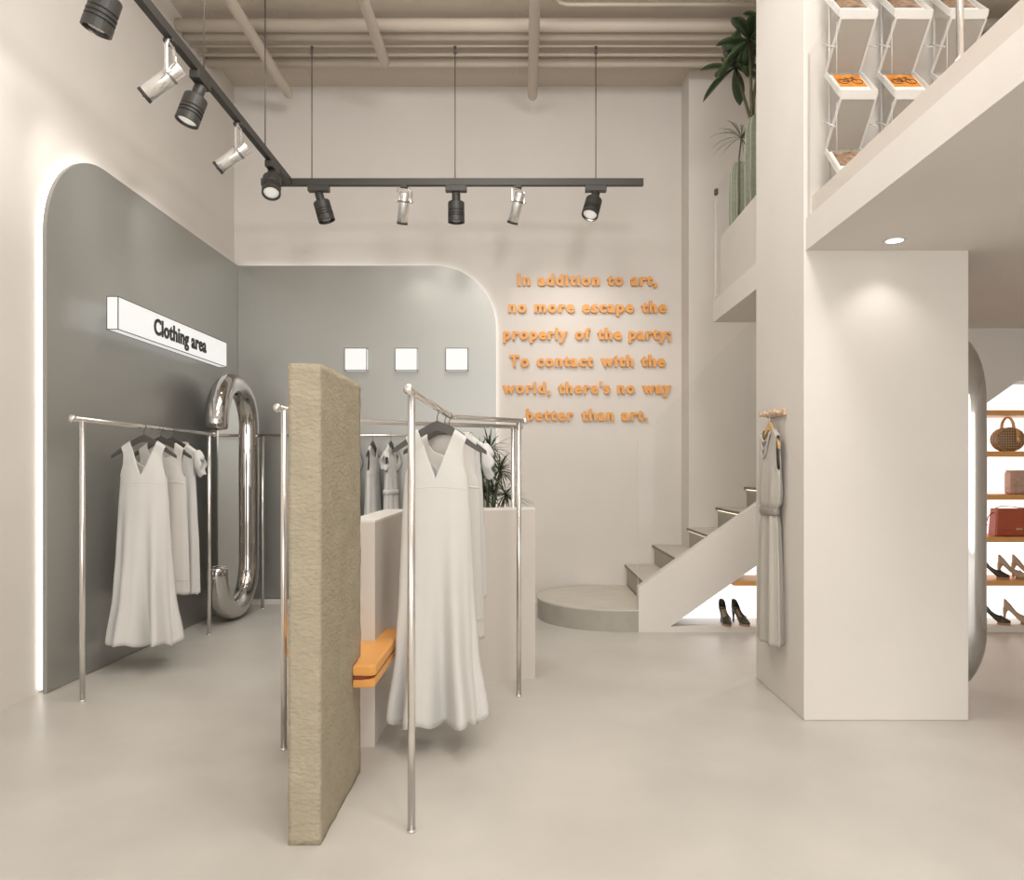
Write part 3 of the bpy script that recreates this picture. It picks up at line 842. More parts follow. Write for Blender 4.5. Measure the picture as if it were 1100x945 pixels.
# stair side wall with the niche opening
sl = 0.706
X0, Z0 = 1.18, 0.044
ZF = 2.03; XF = X0 + (ZF-Z0)/sl
outer = [(SX0, 0.0), (XR, 0.0), (XR, 0.044), (X0, Z0), (XF, ZF), (XR, ZF), (XR, MZ1), (3.35, MZ1)]
zt0 = EYE + (505-631)/133.8
outer += [(3.35, zt0 + (3.35-SX0)*sl), (SX0, zt0)]
bm = B(); add_prism(bm, outer, SY, SY+0.10, 'xz')
struct('wall_stair', bm, 'wall')

# glass on the stair side wall
t = thing('glass_balustrade', 'clear glass balustrade rising along the stair side wall', 'balustrade', (SX0, SY+0.05, zt0), 'clear glass balustrades')
gp = [(SX0+0.003, zt0-0.0), (3.3, zt0+(3.3-SX0)*sl), (3.3, MZ0+0.6), (2.35, MZ0+0.6), (SX0+0.003, zt0+1.20)]
bm = B(); add_prism(bm, gp, SY+0.045, SY+0.055, 'xz'); obj('glass_panel', bm, 'glass', t, True)
bm = B(); add_box(bm, (SX0+0.0, SY+0.044, zt0), (SX0+0.0028, SY+0.056, zt0+1.18)); obj('glass_edge', bm, 'glass_edge', t, True)

# display niche below the stairs
ND = 6.33
t = thing('display_niche', 'white backlit display niche with shelves under the stairs', 'display niche', (3.0, ND, 0))
def niche_poly(o=0.0): return [(X0+0.03, Z0+0.001), (XR-0.001, Z0+0.001), (XR-0.001, ZF-0.002), (XF+0.02, ZF-0.002)]
bm = B(); add_prism(bm, niche_poly(), ND, ND+0.02, 'xz'); obj('light_panel', bm, 'niche', t, True)
bm = B(); add_box(bm, (X0-0.02, SY+0.101, 0), (XR-0.001, ND+0.02, Z0)); obj('base', bm, 'acryl', t, True)
for zc in (1.763, 1.432, 1.083, 0.742, 0.392):
    xs = X0 + (zc-Z0)/sl + 0.02
    bm = B(); add_box(bm, (xs, SY+0.004, zc-0.021), (XR-0.001, ND-0.001, zc+0.021), 0.003); obj('shelf', bm, 'shelf', t, True)

# ------------------------------------------------------------------ shoes
def shoe_meshes():
    """a pump pointing along -Y, heel at the back; returns upper, heel, platform, insole"""
    L = 0.215
    def sole_z(u):                      # u 0 toe .. 1 heel
        if u < 0.34: return 0.019
        s = (u-0.34)/0.66
        return 0.019 + 0.100*(s*s*(3-2*s))**0.9
    def half(u):
        if u < 0.30: return 0.037*math.sin(min(1, (u+0.03)/0.33)*PI/2)**0.8
        if u < 0.66: return 0.037 - 0.012*((u-0.30)/0.36)
        return 0.025 + 0.002*math.sin((u-0.66)/0.28*PI)
    U0 = 0.40
    def vamp(u): return 0.013 + 0.037*(u/U0)**0.8
    def wall(u):
        if u < 0.60: return 0.046 - 0.010*(u-U0)/(0.60-U0)
        return 0.036 + 0.036*((u-0.60)/0.40)**1.3
    Y = lambda u: -L*(0.62-u)
    bm = B(); K = 12; rows = []
    for i in range(13):
        u = U0*i/12; h = half(u); z = sole_z(u); v = vamp(u)
        rows.append([(-h*math.cos(PI*k/K)*(1.0 if 0 < k < K else 1.0), Y(u) + (0.030*(u/U0)**2 * (abs(math.cos(PI*k/K))-0.9)), z + v*math.sin(PI*k/K)**0.75) for k in range(K+1)])
    R = add_rings(bm, rows, closed=False, cap=False)
    bm.faces.new(R[0])
    # side walls and closed heel counter: one band running round the back of the foot
    loop = []
    n = 12
    for i in range(n+1):
        u = (U0-0.05) + (0.90-U0+0.05)*i/n; loop.append((-half(u), Y(u), u))
    hb = half(0.90)
    for k in range(1, 10):
        a = PI - PI*k/10; loop.append((hb*math.cos(a), Y(0.90) + 0.024*math.sin(a), 0.90 + 0.10*math.sin(a)))
    for i in range(n+1):
        u = 0.90 - (0.90-U0+0.05)*i/n; loop.append((half(u), Y(u), u))
    def band(f, ins): return [(x*ins, y - (0.004*f if u > 0.9 else 0), sole_z(min(u, 1)) + f*wall(max(u, U0))) for x, y, u in loop]
    add_rings(bm, [band(0, 0.98), band(0.35, 1.03), band(0.7, 0.99), band(1.0, 0.90)], closed=False, cap=False)
    b2 = B()
    yh = Y(0.93)
    rings = []
    for z, rx, ry, dy in ((0.117, 0.023, 0.026, -0.004), (0.098, 0.017, 0.020, 0.002), (0.070, 0.0105, 0.013, 0.008), (0.030, 0.0075, 0.009, 0.007), (0.0, 0.0070, 0.0075, 0.006)):
        rings.append([(rx*math.cos(2*PI*k/12), yh+dy+ry*math.sin(2*PI*k/12), z) for k in range(12)])
    add_rings(b2, rings)
    b3 = B()
    us = [0.42*j/12 for j in range(13)]
    pl = [(-0.97*half(u), Y(u)) for u in us] + [(0.97*half(u), Y(u)) for u in reversed(us)]
    add_prism(b3, pl, 0.0, 0.0185, 'xy', 0.002)
    b4 = B(); r4 = []
    for i in range(20):
        u = 0.30 + 0.68*i/19; h = half(u)*0.90; r4.append([(-h, Y(u), sole_z(u)+0.004), (h, Y(u), sole_z(u)+0.004)])
    add_rings(b4, r4, closed=False, cap=False)
    return bm, b2, b3, b4
def pump(label, loc, rotz, m, group):
    t = thing('high_heel_pump', label, 'shoe', loc, group, rotz)
    u, h, s, i = shoe_meshes()
    obj('upper', u, m, t, solid=0.003); obj('heel', h, m, t); obj('platform_sole', s, 'sole', t); obj('insole', i, 'shoe_in', t, solid=0.004)
    return t
def nx(px, y=6.08): return (px-562)*y/800
gS = 'high heel pumps in the niche'
p0 = pump('dark high heel pump on the niche base, left of the two by the stairs', (nx(778.5), 6.10, Z0+0.0005), 0.05, 'shoe_dk', gS)
dup(p0, (nx(794.5), 6.10, Z0+0.0005), 0.35, 'dark high heel pump on the niche base, nearer the column by the stairs')
dup(p0, (nx(1067), 6.12, 0.4135), 1.05, 'dark pump on the lowest orange shelf beside the chrome mirror')
dup(p0, (nx(1068), 6.12, Z0+0.0005), 0.95, 'dark pump on the niche base beside the chrome mirror')
q0 = pump('beige pump on the lowest orange shelf, next to the dark pump', (nx(1088), 6.12, 0.4135), 0.85, 'shoe_lt', gS)
dup(q0, (nx(1104), 6.13, 0.4135), 0.80, 'beige pump on the lowest orange shelf, cut by the photo edge')
dup(q0, (nx(1094), 6.12, Z0+0.0005), 0.80, 'beige pump on the niche base at the photo\'s right edge')

# ------------------------------------------------------------------ bags
# round checked bag
bx, by, bz = nx(1085), 6.11, 1.432+0.0215
t = thing('round_handbag', 'round brown checked handbag with tan handle on the upper shelf', 'handbag', (bx, by, bz))
tf = Matrix.Translation((0, 0, 0.098)) @ Matrix.Rotation(PI/2, 4, 'X') @ Matrix.Diagonal((1.22, 0.98, 1, 1))
bm = B(); add_lathe(bm, [(0.001, 0.046), (0.085, 0.044), (0.097, 0.036), (0.100, 0.026), (0.100, -0.026), (0.097, -0.036), (0.085, -0.044), (0.001, -0.046)], 36, tf); obj('body', bm, 'check', t)
bm = B()
for y in (0.036, -0.036): add_tube(bm, [(0.119*math.cos(a), y, 0.098+0.0965*math.sin(a)) for a in [2*PI*k/36 for k in range(37)]], 0.0045, 6, cap=False)
obj('piping', bm, 'bag_tan', t)
bm = B()
path = [(0.050*math.cos(a), 0, 0.190+0.088*math.sin(a)) for a in [PI*k/14 for k in range(15)]]
rings = []
for i, p in enumerate(path):
    a = PI*i/14; n_ = V(math.cos(a), 0, math.sin(a))
    rings.append([V(*p)+n_*0.006+V(0, -0.014, 0), V(*p)+n_*0.006+V(0, 0.014, 0), V(*p)-n_*0.006+V(0, 0.014, 0), V(*p)-n_*0.006+V(0, -0.014, 0)])
add_rings(bm, rings, smooth=False); obj('handle', bm, 'bag_tan', t)
bm = B(); add_prism(bm, [(0.030, 0.185), (0.062, 0.178), (0.068, 0.085), (0.052, 0.072), (0.034, 0.082)], -0.056, -0.050, 'xz', 0.001); obj('tag', bm, 'bag_tan', t)
bm = B(); add_box(bm, (0.040, -0.062, 0.09), (0.060, -0.0565, 0.118), 0.002); add_tube(bm, [(0.043+0.014*k/6, -0.059, 0.118+0.012*math.sin(PI*k/6)) for k in range(7)], 0.002, 6); obj('padlock', bm, 'gold', t)
# pink quilted bag
bx, bz = nx(1105.5), 1.083+0.0215
t = thing('quilted_handbag', 'pink quilted flap handbag on the middle shelf', 'handbag', (bx, 6.11, bz))
bm = B(); add_box(bm, (-0.158, -0.05, 0), (0.158, 0.05, 0.185), 0.016, 3); obj('body', bm, 'quilt', t)
bm = B(); add_prism(bm, [(-0.152, 0.190), (0.152, 0.190), (0.152, 0.085), (0.13, 0.072), (-0.13, 0.072), (-0.152, 0.085)], -0.060, -0.051, 'xz', 0.003); add_box(bm, (-0.152, -0.060, 0.1855), (0.152, 0.04, 0.196), 0.003); obj('flap', bm, 'quilt', t)
bm = B(); add_box(bm, (-0.02, -0.066, 0.078), (0.02, -0.0605, 0.104), 0.002); obj('clasp', bm, 'gold', t)
# rust red satchel
bx, bz = nx(1091), 0.742+0.0215
t = thing('satchel', 'rust red leather satchel with thin strap on an orange shelf', 'handbag', (bx, 6.11, bz))
bm = B(); add_prism(bm, [(-0.180, 0), (0.180, 0), (0.160, 0.215), (-0.160, 0.215)], -0.055, 0.055, 'xz', 0.012); obj('body', bm, 'bag_red', t)
bm = B(); add_prism(bm, [(-0.163, 0.222), (0.163, 0.222), (0.172, 0.062), (0.168, 0.05), (-0.168, 0.05), (-0.172, 0.062)], -0.064, -0.0555, 'xz', 0.003); add_box(bm, (-0.160, -0.06, 0.2155), (0.160, 0.05, 0.224), 0.003); obj('flap', bm, 'bag_red', t)
bm = B(); add_box(bm, (-0.02, -0.069, 0.052), (0.03, -0.0645, 0.068), 0.001); obj('clasp', bm, 'gold', t)
bm = B(); add_tube(bm, [(-0.166, 0, 0.19), (-0.21, -0.01, 0.16), (-0.228, -0.01, 0.10), (-0.215, -0.01, 0.085)] , 0.004, 6)
add_tube(bm, [(-0.16, -0.02, 0.226), (-0.12, -0.03, 0.243), (-0.03, -0.02, 0.240), (0.06, -0.01, 0.228), (0.15, 0, 0.226)], 0.004, 6); obj('strap', bm, 'bag_red_dk', t)

# ------------------------------------------------------------------ dress on the column's left face
DX = CX0
pegy = 4.275
t = thing('peg_rail', 'small pale wooden peg rail on the column\'s left face', 'peg rail', (DX, pegy, 1.63))
obj('backboard', box_bm((DX-0.018, pegy-0.16, 1.606), (DX-0.0005, pegy+0.13, 1.640), 0.003), 'peg', t, True)
for k in range(4):
    y = pegy - 0.13 + 0.078*k
    bm = B(); add_tube(bm, [(DX-0.0175, y, 1.622), (DX-0.060, y, 1.626)], 0.011, 10); add_tube(bm, [(DX-0.060, y, 1.626), (DX-0.070, y, 1.627)], 0.015, 10); obj('peg', bm, 'peg', t, True)
hy = pegy - 0.13 + 0.078*1.5
hl = (DX-0.048, hy, 1.6265)
t = make_hanger('light wooden hanger on the column peg rail', hl, -PI/2, 'woodhanger', None, 0.165, 0.012)
# long hook
bm = B(); R = 0.014
pts = [(0, 0, -0.055), (0, 0, -0.020)] + [(R*math.cos(a), 0, R*math.sin(a)) for a in [(-70+250*i/12)*PI/180 for i in range(13)]]
SAT = [(0, .145, .014, 0), (-.08, .140, .020, 0), (-.16, .150, .026, .03), (-.22, .158, .033, .05), (-.33, .160, .037, .08), (-.395, .148, .036, .07), (-.425, .112, .028, .06),
       (-.455, .108, .027, .10), (-.52, .122, .031, .13), (-.75, .140, .034, .15), (-1.0, .150, .035, .16), (-1.185, .155, .035, .16)]
t = thing('satin_dress', 'long grey satin belted dress hanging on the column\'s left face', 'dress', (DX-0.048, hy, 1.6265), None, -PI/2)
bm = garment_bm(SAT, 0.085, 0.10, 0.04, False, 8, 0.5, 0.002, rows=70)
obj('dress_body', bm, 'satin', t, solid=0.003)
ref = hz(.145*0.8)
bm = B(); rings = []
for zz, o in ((-0.418, .004), (-0.428, .010), (-0.452, .010), (-0.462, .004)):
    rings.append([((0.112+o)*math.cos(2*PI*k/32), (0.029+o+0.004)*math.sin(2*PI*k/32), zz+ref) for k in range(32)])
add_rings(bm, rings, cap=False); obj('belt', bm, 'satin_dk', t, solid=0.003)
bm = B()
for q in range(3):
    pts = []
    for k in range(17):
        u = -1 + 2*k/16; x = (0.085-0.006*q)*u
        pts.append((x, -0.020-0.010*(1-u*u) - 0.003*q, hz(0.085)-0.012 - (0.055+0.045*q)*(1-abs(u)**1.8)))
    add_tube(bm, pts, [0.003+0.004*(1-(2*k/16-1)**2) for k in range(17)], 8)
obj('cowl_fold', bm, 'satin', t)

# ------------------------------------------------------------------ mezzanine: balustrade, planter, plants
GT = EYE + 2.16
t = thing('glass_balustrade', 'clear glass balustrade on the mezzanine edge, in front of the brochure stands', 'balustrade', (MX+0.02, 2.0, MZ1), 'clear glass balustrades')
bm = B(); add_box(bm, (MX+0.010, YF+0.2, MZ1), (MX+0.022, CY0-0.003, GT)); obj('glass_panel', bm, 'glass', t, True)
bm = B(); add_box(bm, (MX+0.010, CY0-0.0025, MZ1), (MX+0.022, CY0-0.0005, GT)); obj('glass_edge', bm, 'glass_edge', t, True)
bm = B(); add_tube(bm, [(MX+0.055, 2.595, MZ1+0.115), (MX+0.055, 2.595, GT)], 0.0125, 16); add_lathe(bm, [(0.018, 0), (0.018, 0.008)], 16, Matrix.Translation((MX+0.055, 2.595, MZ1+0.115))); obj('post', bm, 'tube', t, True)
t = thing('glass_balustrade', 'clear glass balustrade on the mezzanine edge, in front of the plants', 'balustrade', (MX+0.02, 5.2, MZ1), 'clear glass balustrades')
bm = B(); add_box(bm, (MX+0.010, CY1+0.003, MZ1), (MX+0.022, 5.735, GT)); obj('glass_panel', bm, 'glass', t, True)
bm = B(); add_box(bm, (MX+0.008, 5.7352, MZ1), (MX+0.024, 5.7395, GT)); obj('glass_edge', bm, 'glass_edge', t, True)
bm = B(); add_box(bm, (MX+0.004, 5.70, GT-0.045), (MX+0.028, 5.735, GT-0.003), 0.002); obj('clamp', bm, 'black', t, True)

PY0, PY1, PX0, PX1, PT = CY1+0.03, 5.70, MX+0.045, 2.10, MZ1+0.48
t = thing('planter_box', 'beige planter box behind the mezzanine glass, holding the cacti', 'planter', ((PX0+PX1)/2, (PY0+PY1)/2, MZ1))
bm = B(); w = 0.03
add_box(bm, (PX0, PY0, MZ1), (PX0+w, PY1, PT)); add_box(bm, (PX1-w, PY0, MZ1), (PX1, PY1, PT)); add_box(bm, (PX0+w, PY0, MZ1), (PX1-w, PY0+w, PT)); add_box(bm, (PX0+w, PY1-w, MZ1), (PX1-w, PY1, PT))
obj('box', bm, 'wall', t, True)
obj('soil', box_bm((PX0+w, PY0+w, MZ1+0.02), (PX1-w, PY1-w, PT-0.05)), 'soil', t, True)
SOIL = PT-0.05

def cactus(label, x, y, h, r, m, ribs=9, lean=0.0):
    t = thing('column_cactus', label, 'cactus', (x, y, SOIL), 'column cacti in the mezzanine planter')
    bm = B(); rings = []; n = ribs*6
    prof = [(0.0, 0.88), (0.05, 0.95), (0.3, 1.0), (0.6, 1.0), (0.85, 0.95), (0.93, 0.82), (0.97, 0.6), (0.993, 0.3), (1.0, 0.02)]
    for u, s in prof:
        rings.append([(lean*u*h + r*s*math.cos(2*PI*k/n)*(1+0.11*math.cos(2*PI*k/6)), r*s*math.sin(2*PI*k/n)*(1+0.11*math.cos(2*PI*k/6)), u*h - 0.0) for k in range(n)])
    add_rings(bm, rings); obj('trunk', bm, m, t)
    bm = B()
    for k in range(ribs):
        a = 2*PI*k/ribs
        add_tube(bm, [(lean*u*h + r*s*1.12*math.cos(a), r*s*1.12*math.sin(a), u*h) for u, s in prof[:7]], 0.003, 5)
    obj('spine_line', bm, 'spine', t)
    return t
cactus('short grey green cactus nearest the glass edge in the planter', 1.62, 5.57, 0.52+0.05, 0.070, 'cactus')
cactus('taller grey green cactus beside the column in the planter', 1.68, 5.30, 0.80, 0.090, 'cactus', 10)
cactus('bright emerald cactus behind the grey ones, beside the column', 1.80, 5.45, 0.98, 0.065, 'cactus2', 8, 0.02)

def blade(bm, base, d, up, L, W, droop, n=10, vcut=0.25, wpow=0.75, tip=0.0):
    """one leaf as a curved strip of quads, two wide"""
    d = d.normalized(); side = d.cross(up).normalized(); nrm = side.cross(d).normalized()
    rows = []
    for i in range(n+1):
        u = i/n
        c = base + d*L*u*(1-0.12*droop*u) - V(0, 0, 1)*L*droop*u*u*0.6
        w = W*(math.sin(PI*min(1, (u*0.94+0.045)))**wpow)*(0.55+0.9*u if wpow < 1 else 1.0)*0.72
        if i == n: w = W*0.02
        rows.append([bm.verts.new(c + side*w*0.5 + nrm*w*vcut*0.5), bm.verts.new(c), bm.verts.new(c - side*w*0.5 + nrm*w*vcut*0.5)])
    for a, b in zip(rows, rows[1:]):
        for i in (0, 1):
            f = bm.faces.new((a[i], a[i+1], b[i+1], b[i])); f.smooth = True
rl = random.Random(11)
def broad_plant(label, x, y, heads, trunk_r=0.014):
    t = thing('broad_leaf_plant', label, 'plant', (x, y, SOIL))
    for hx, hy, hz_, L, n, seed in heads:
        r_ = random.Random(seed)
        bm = B(); add_tube(bm, [(x, y, SOIL-0.02), (x+(hx-x)*0.08, y+(hy-y)*0.08, SOIL+(hz_-SOIL)*0.64), (hx, hy, hz_)], [trunk_r, trunk_r*0.9, trunk_r*0.7], 8); obj('stem', bm, 'stem', t, True)
        for k in range(n):
            a = 2*PI*k/n + r_.uniform(-0.2, 0.2); el_ = (-0.25, 0.35, 0.95)[k % 3] + r_.uniform(-0.2, 0.2)
            d = V(math.cos(a)*math.cos(el_), math.sin(a)*math.cos(el_), math.sin(el_))
            bm = B(); blade(bm, V(hx, hy, hz_), d, V(0, 0, 1) if abs(d.z) < 0.9 else V(1, 0, 0), L*r_.uniform(0.8, 1.1), 0.125, r_.uniform(0.25, 0.7))
            lf = obj('leaf', bm, 'leaf', t, True, solid=0.002)
    return t
broad_plant('plant with broad dark green leaves above the mezzanine glass', 1.67, 5.435,
            [(1.60, 5.62, SOIL+1.30, 0.29, 15, 4), (1.60, 5.26, SOIL+1.30, 0.28, 15, 9), (1.78, 5.45, SOIL+1.52, 0.26, 10, 2)])
t = thing('spiky_grass_plant', 'thin leaved arching plant between the cacti and the broad leaves', 'plant', (1.575, 5.43, SOIL))
bm = B(); add_tube(bm, [(1.575, 5.43, SOIL-0.02), (1.575, 5.43, SOIL+0.55), (1.60, 5.46, SOIL+0.70)], 0.006, 8); obj('stem', bm, 'stem', t, True)
bm = B()
for k in range(42):
    a = rl.uniform(0, 2*PI); e_ = rl.uniform(-0.1, 1.2); d = V(math.cos(a)*math.cos(e_), math.sin(a)*math.cos(e_), math.sin(e_))
    blade(bm, V(1.60, 5.46, SOIL+0.70), d, V(0, 0, 1), rl.uniform(0.20, 0.32), 0.008, rl.uniform(0.5, 1.0), 8, 0.2, 1.0)
f = obj('foliage', bm, 'grass', t, True, solid=0.001); f['kind'] = 'stuff'

# spiky plant behind the counter
t = thing('spiky_potted_plant', 'dark green spiky plant standing behind the counter by the glowing panel edge', 'potted plant', (-0.27, 5.45, 0))
bm = B(); add_lathe(bm, [(0.13, 0), (0.16, 0.02), (0.20, 0.36), (0.205, 0.40), (0.18, 0.40), (0.17, 0.34), (0.001, 0.34)], 28, Matrix.Translation((-0.27, 5.45, 0))); obj('pot', bm, 'pot', t, True)
bm = B(); add_lathe(bm, [(0.001, 0.343), (0.168, 0.343), (0.168, 0.352), (0.001, 0.362)], 24, Matrix.Translation((-0.27, 5.45, 0))); obj('soil', bm, 'soil', t, True)
heads = [(517, 486, 5.40), (526, 482, 5.55), (537, 506, 5.42), (518, 532, 5.35), (543, 532, 5.50), (510, 512, 5.6), (530, 530, 5.62), (524, 508, 5.30)]
for px, py, Y in heads:
    c = V((px-562)*Y/800, Y, EYE + (505-py)*Y/800)
    bm = B(); add_tube(bm, [(-0.27+0.2*(c.x+0.27), 5.45+0.2*(Y-5.45), 0.35), (c.x*0.6-0.27*0.4, Y, c.z-0.25), c], [0.010, 0.008, 0.006], 7); st = obj('stem', bm, 'stem', t, True)
    bm = B()
    for k in range(60):
        a = rl.uniform(0, 2*PI); e_ = rl.uniform(-0.6, 1.3); d = V(math.cos(a)*math.cos(e_), math.sin(a)*math.cos(e_), math.sin(e_))
        blade(bm, c, d, V(0, 0, 1), rl.uniform(0.12, 0.24), 0.014, rl.uniform(0.2, 0.8), 7, 0.25, 1.0)
    obj('leaf_tuft', bm, 'leaf', t, True, solid=0.001)

# ------------------------------------------------------------------ zigzag brochure stands on the mezzanine
def bike(bm, o, ux, uy, nrm, s):
    """a small line drawing of a bicycle lying on a cover"""
    def P(a, b): return o + ux*a*s + uy*b*s + nrm*0.0012
    for cx in (-0.28, 0.28):
        add_tube(bm, [P(cx+0.20*math.cos(2*PI*k/18), 0.20*math.sin(2*PI*k/18)-0.1) for k in range(19)], 0.0022, 5, cap=False)
    for a, b in (((-0.28, -0.1), (-0.1, 0.2)), ((-0.1, 0.2), (0.2, 0.2)), ((0.2, 0.2), (0.28, -0.1)), ((-0.1, 0.2), (0.0, -0.1)), ((0.0, -0.1), (0.2, 0.2)), ((-0.28, -0.1), (0, -0.1)), ((0.2, 0.2), (0.16, 0.32)), ((0.1, 0.33), (0.2, 0.32)), ((-0.16, 0.26), (-0.06, 0.26))):
        add_tube(bm, [P(*a), P(*b)], 0.002, 5)

def brochure_stand(label, x0, cover_labels):
    w = 0.170; x1 = x0 + w
    t = thing('brochure_stand', label, 'brochure stand', (x0+w/2, 3.66, MZ1), 'zigzag brochure stands on the mezzanine')
    yb, yf = 3.75, 3.575
    mags = []
    for k in range(-1, 3):
        zt = EYE + 1.99 + 0.385*(1-k) - 0.0          # top back edge of this tray
        zf = zt - 0.194                              # front edge
        zp = zf - 0.016                              # where the panel starts under the lip
        zn = zt - 0.385                              # next tray's back edge
        if zn < MZ1: zn = MZ1 + 0.002
        # tray plate
        bm = B(); add_prism(bm, [(yb, zt), (yf, zf), (yf+0.005, zf-0.006), (yb+0.005, zt-0.006)], x0, x1, 'yz')
        tr = obj('tray', bm, 'acryl', t, True)
        bm = B(); add_prism(bm, [(yf-0.012, zf+0.022), (yf-0.006, zf+0.027), (yf+0.006, zf-0.012), (yf-0.001, zf-0.016)], x0-0.002, x1+0.002, 'yz'); obj('lip', bm, 'acryl', tr, True)
        # side rails of the tray
        for xs in (x0-0.008, x1):
            bm = B(); add_prism(bm, [(yb-0.012, zt+0.010), (yf-0.010, zf+0.024), (yf, zf-0.004), (yb, zt-0.008)], xs, xs+0.008, 'yz'); obj('side_rail', bm, 'acryl', tr, True)
        # sheet leaning back down to the next tray
        bm = B(); add_prism(bm, [(yf+0.002, zp), (yb-0.004, zn+0.01), (yb, zn+0.013), (yf+0.007, zp+0.001)], x0+0.006, x1-0.006, 'yz'); sh = obj('back_sheet', bm, 'acgrey', t, True)
        for xs in (x0-0.004, x1-0.006):
            bm = B(); add_prism(bm, [(yf-0.004, zp), (yb-0.010, zn+0.008), (yb+0.002, zn+0.013), (yf+0.009, zp+0.002)], xs, xs+0.010, 'yz'); obj('side_bar', bm, 'acryl', sh, True)
        # clear scissor rods on both sides
        zm = (zp+zn)/2; ym = (yf+yb)/2
        for xs in (x0-0.018, x1+0.014):
            bm = B(); add_tube(bm, [(xs, ym-0.07, zm+0.015-0.05), (xs, ym+0.07, zm+0.02+0.035)], 0.0038, 6)
            obj('cross_rod', bm, 'rod', t, True)
        bm = B(); add_tube(bm, [(x0-0.018, yf, zf-0.03), (x0-0.018, yf, zn-0.09 if k < 2 else zn+0.01)], 0.0018, 5); obj('wire_link', bm, 'rod', t, True)
        # the magazine lying on the tray
        if k in cover_labels:
            dvec = V(0, yf-yb, zf-zt).normalized(); nrm = V(1, 0, 0).cross(dvec).normalized()
            if nrm.z < 0: nrm = -nrm
            c0 = V(x0+0.006, yb, zt) + dvec*0.020 + nrm*0.0015
            LL, WW = 0.205, w-0.012
            mname, ml = cover_labels[k]
            mt_ = thing('magazine', ml, 'magazine', tuple(c0), 'magazines on the brochure stands')
            def slab_bm(o, a, b, h):
                q = B(); vs = [o, o+V(1, 0, 0)*a, o+V(1, 0, 0)*a+dvec*b, o+dvec*b]
                lo = [q.verts.new(p) for p in vs]; hi = [q.verts.new(p+nrm*h) for p in vs]
                q.faces.new(lo); q.faces.new(hi)
                for i in range(4): q.faces.new((lo[i], lo[(i+1) % 4], hi[(i+1) % 4], hi[i]))
                return q
            obj('pages', slab_bm(c0, WW, LL, 0.005), 'paper', mt_, True)
            o_ = c0 + nrm*0.0055 + V(0.018, 0, 0)
            obj('cover', slab_bm(o_, WW-0.024, LL*0.72, 0.001), mname, mt_, True)
            if mname == 'mag_orange':
                q = B(); bike(q, o_ + V((WW-0.024)/2, 0, 0) + dvec*LL*0.36, V(1, 0, 0), -dvec, nrm, 0.125); obj('cover_drawing', q, 'ink', mt_, True)
    bm = B(); add_box(bm, (x0-0.01, yf-0.02, MZ1), (x1+0.01, yb+0.03, MZ1+0.010)); obj('base', bm, 'acryl', t, True)
    bm = B()
    for xs in (x0+0.03, x1-0.03): add_tube(bm, [(xs, yb+0.024, MZ1+0.01), (xs, yb+0.024, EYE+2.80)], 0.006, 8)
    obj('support_rod', bm, 'rod', t, True)
brochure_stand('leftmost zigzag brochure stand, beside the mezzanine glass edge', 1.523,
   {0: ('mag_brown', 'brown photo magazine on the upper tray of the leftmost stand'), 1: ('mag_orange', 'orange bicycle magazine on the leftmost zigzag stand'), 2: ('mag_brown', 'brown photo magazine low on the leftmost stand, above kerb')})
brochure_stand('middle zigzag brochure stand on the mezzanine', 1.788,
   {0: ('mag_brown', 'brown photo magazine on the upper tray of the middle stand'), 1: ('mag_orange', 'orange bicycle magazine on the middle zigzag stand')})
brochure_stand('zigzag brochure stand behind the chrome post', 2.053,
   {0: ('mag_brown', 'brown photo magazine on the stand behind the chrome post')})

# ------------------------------------------------------------------ downlight and added fill beams under the mezzanine
dl = thing('recessed_downlight', 'round recessed downlight in the mezzanine underside in front of the column', 'downlight', (1.84, 3.69, MZ0))
bm = B(); add_lathe(bm, [(0.040, -0.001), (0.040, -0.004), (0.052, -0.006), (0.055, -0.0005)], 28, cap=False); obj('trim_ring', bm, 'acryl', dl, solid=0.001)
bm = B(); add_lathe(bm, [(0.001, -0.0015), (0.040, -0.0015), (0.040, -0.004), (0.001, -0.005)][::-1], 28); obj('lens', bm, mat('downlight_lens', (1, 1, 1), 0.3, emis=4.0, ecol=(1, 0.95, 0.88)), dl)
for x, y, w_ in ((1.84, 3.69, 5), (2.0, 5.2, 26), (3.2, 2.2, 22), (2.2, 1.2, 22)):  # only the first beam has a fixture; the rest are added fill
    ld = bpy.data.lights.new('downlight_and_fill_beam', 'SPOT'); ld.energy = w_; ld.spot_size = math.radians(110); ld.spot_blend = 0.7; ld.color = (1, 0.955, 0.90); ld.shadow_soft_size = 0.04
    lo = bpy.data.objects.new('downlight_and_fill_beam', ld); COL.objects.link(lo); lo.location = (x, y, MZ0-0.02)

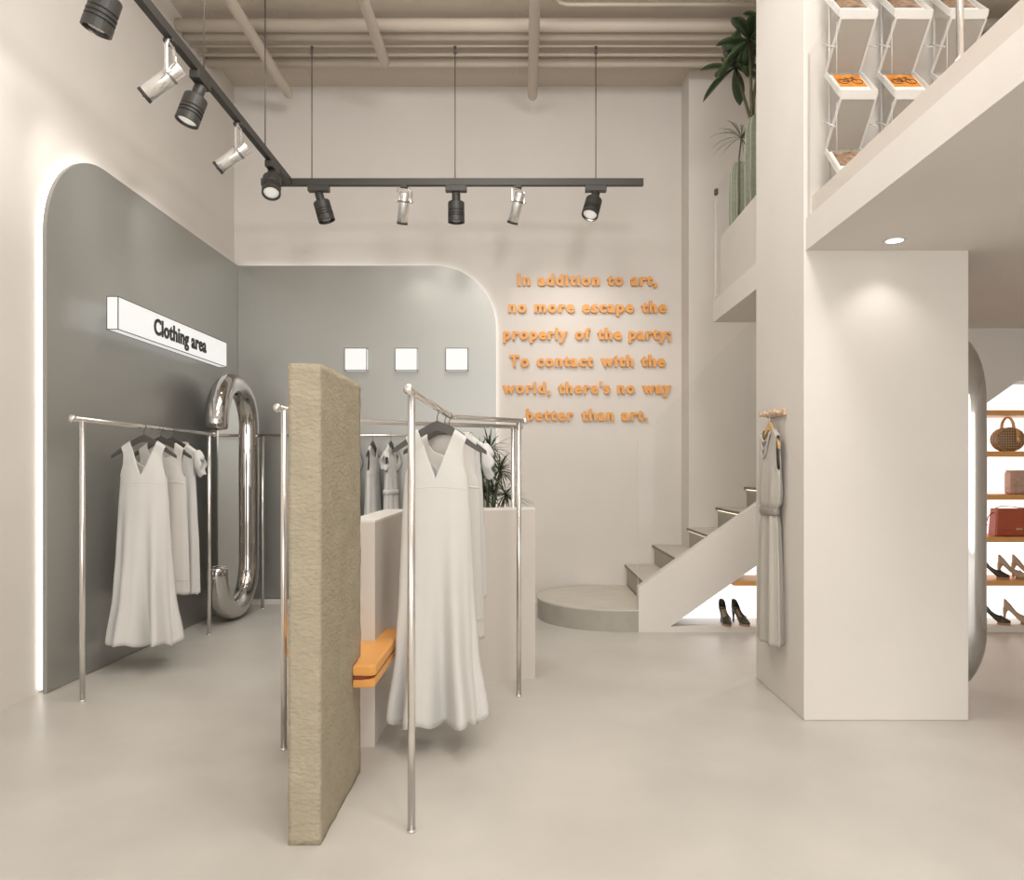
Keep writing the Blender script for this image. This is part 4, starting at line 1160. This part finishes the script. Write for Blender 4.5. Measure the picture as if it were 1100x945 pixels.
# ------------------------------------------------------------------ light
def area(name, loc, rot, sx, sy, e, col=(1, 0.95, 0.89)):
    ld = bpy.data.lights.new(name, 'AREA'); ld.shape = 'RECTANGLE'; ld.size = sx; ld.size_y = sy; ld.energy = e; ld.color = col
    lo = bpy.data.objects.new(name, ld); COL.objects.link(lo); lo.location = loc; lo.rotation_euler = rot
    return lo
area('front_fill_light', (0.9, YF-0.3, 1.75), (PI/2, 0, 0), 7.2, 3.4, 205, (1, 0.985, 0.965))  # soft frontal fill added behind the camera; no shopfront is modelled
area('hall_fill_light', (-0.5, 3.0, 4.75), (0, 0, 0), 2.6, 3.6, 60, (1, 0.98, 0.95))  # unseen overhead fill added above the view, without a lamp body
area('mezzanine_fill_light', (3.0, 3.4, 4.8), (0, 0, 0), 1.6, 3.0, 9, (1, 0.97, 0.93))  # unseen fill added over the mezzanine, without a lamp body
for p, e_ in (((0.95, 1.3, 4.15), 95), ((0.95, -0.5, 4.15), 95), ((-0.45, 3.6, 4.55), 48)):  # unseen point fills added to brighten walls, ceiling and floor
    ld = bpy.data.lights.new('hall_point_fill', 'POINT'); ld.energy = e_; ld.shadow_soft_size = 0.30; ld.color = (1, 0.98, 0.955)
    lo = bpy.data.objects.new('hall_point_fill', ld); COL.objects.link(lo); lo.location = p
w = bpy.data.worlds.new('soft_daylight'); scn.world = w; w.use_nodes = True
bg = w.node_tree.nodes['Background']; bg.inputs['Color'].default_value = (1, 0.985, 0.96, 1); bg.inputs['Strength'].default_value = 0.75

# ------------------------------------------------------------------ camera
cd = bpy.data.cameras.new('camera'); cam = bpy.data.objects.new('camera', cd); COL.objects.link(cam)
cam.location = (0, 0, EYE); cam.rotation_euler = (PI/2, 0, 0)
cd.sensor_width = 36; cd.lens = 800/1100*36; cd.shift_x = -12/1100; cd.shift_y = 32.5/1100
cd.clip_start = 0.05
scn.camera = cam
vs = scn.view_settings
vs.view_transform = 'Standard'; vs.look = 'None'; vs.exposure = 0.08; vs.gamma = 1.0; vs.use_curve_mapping = False
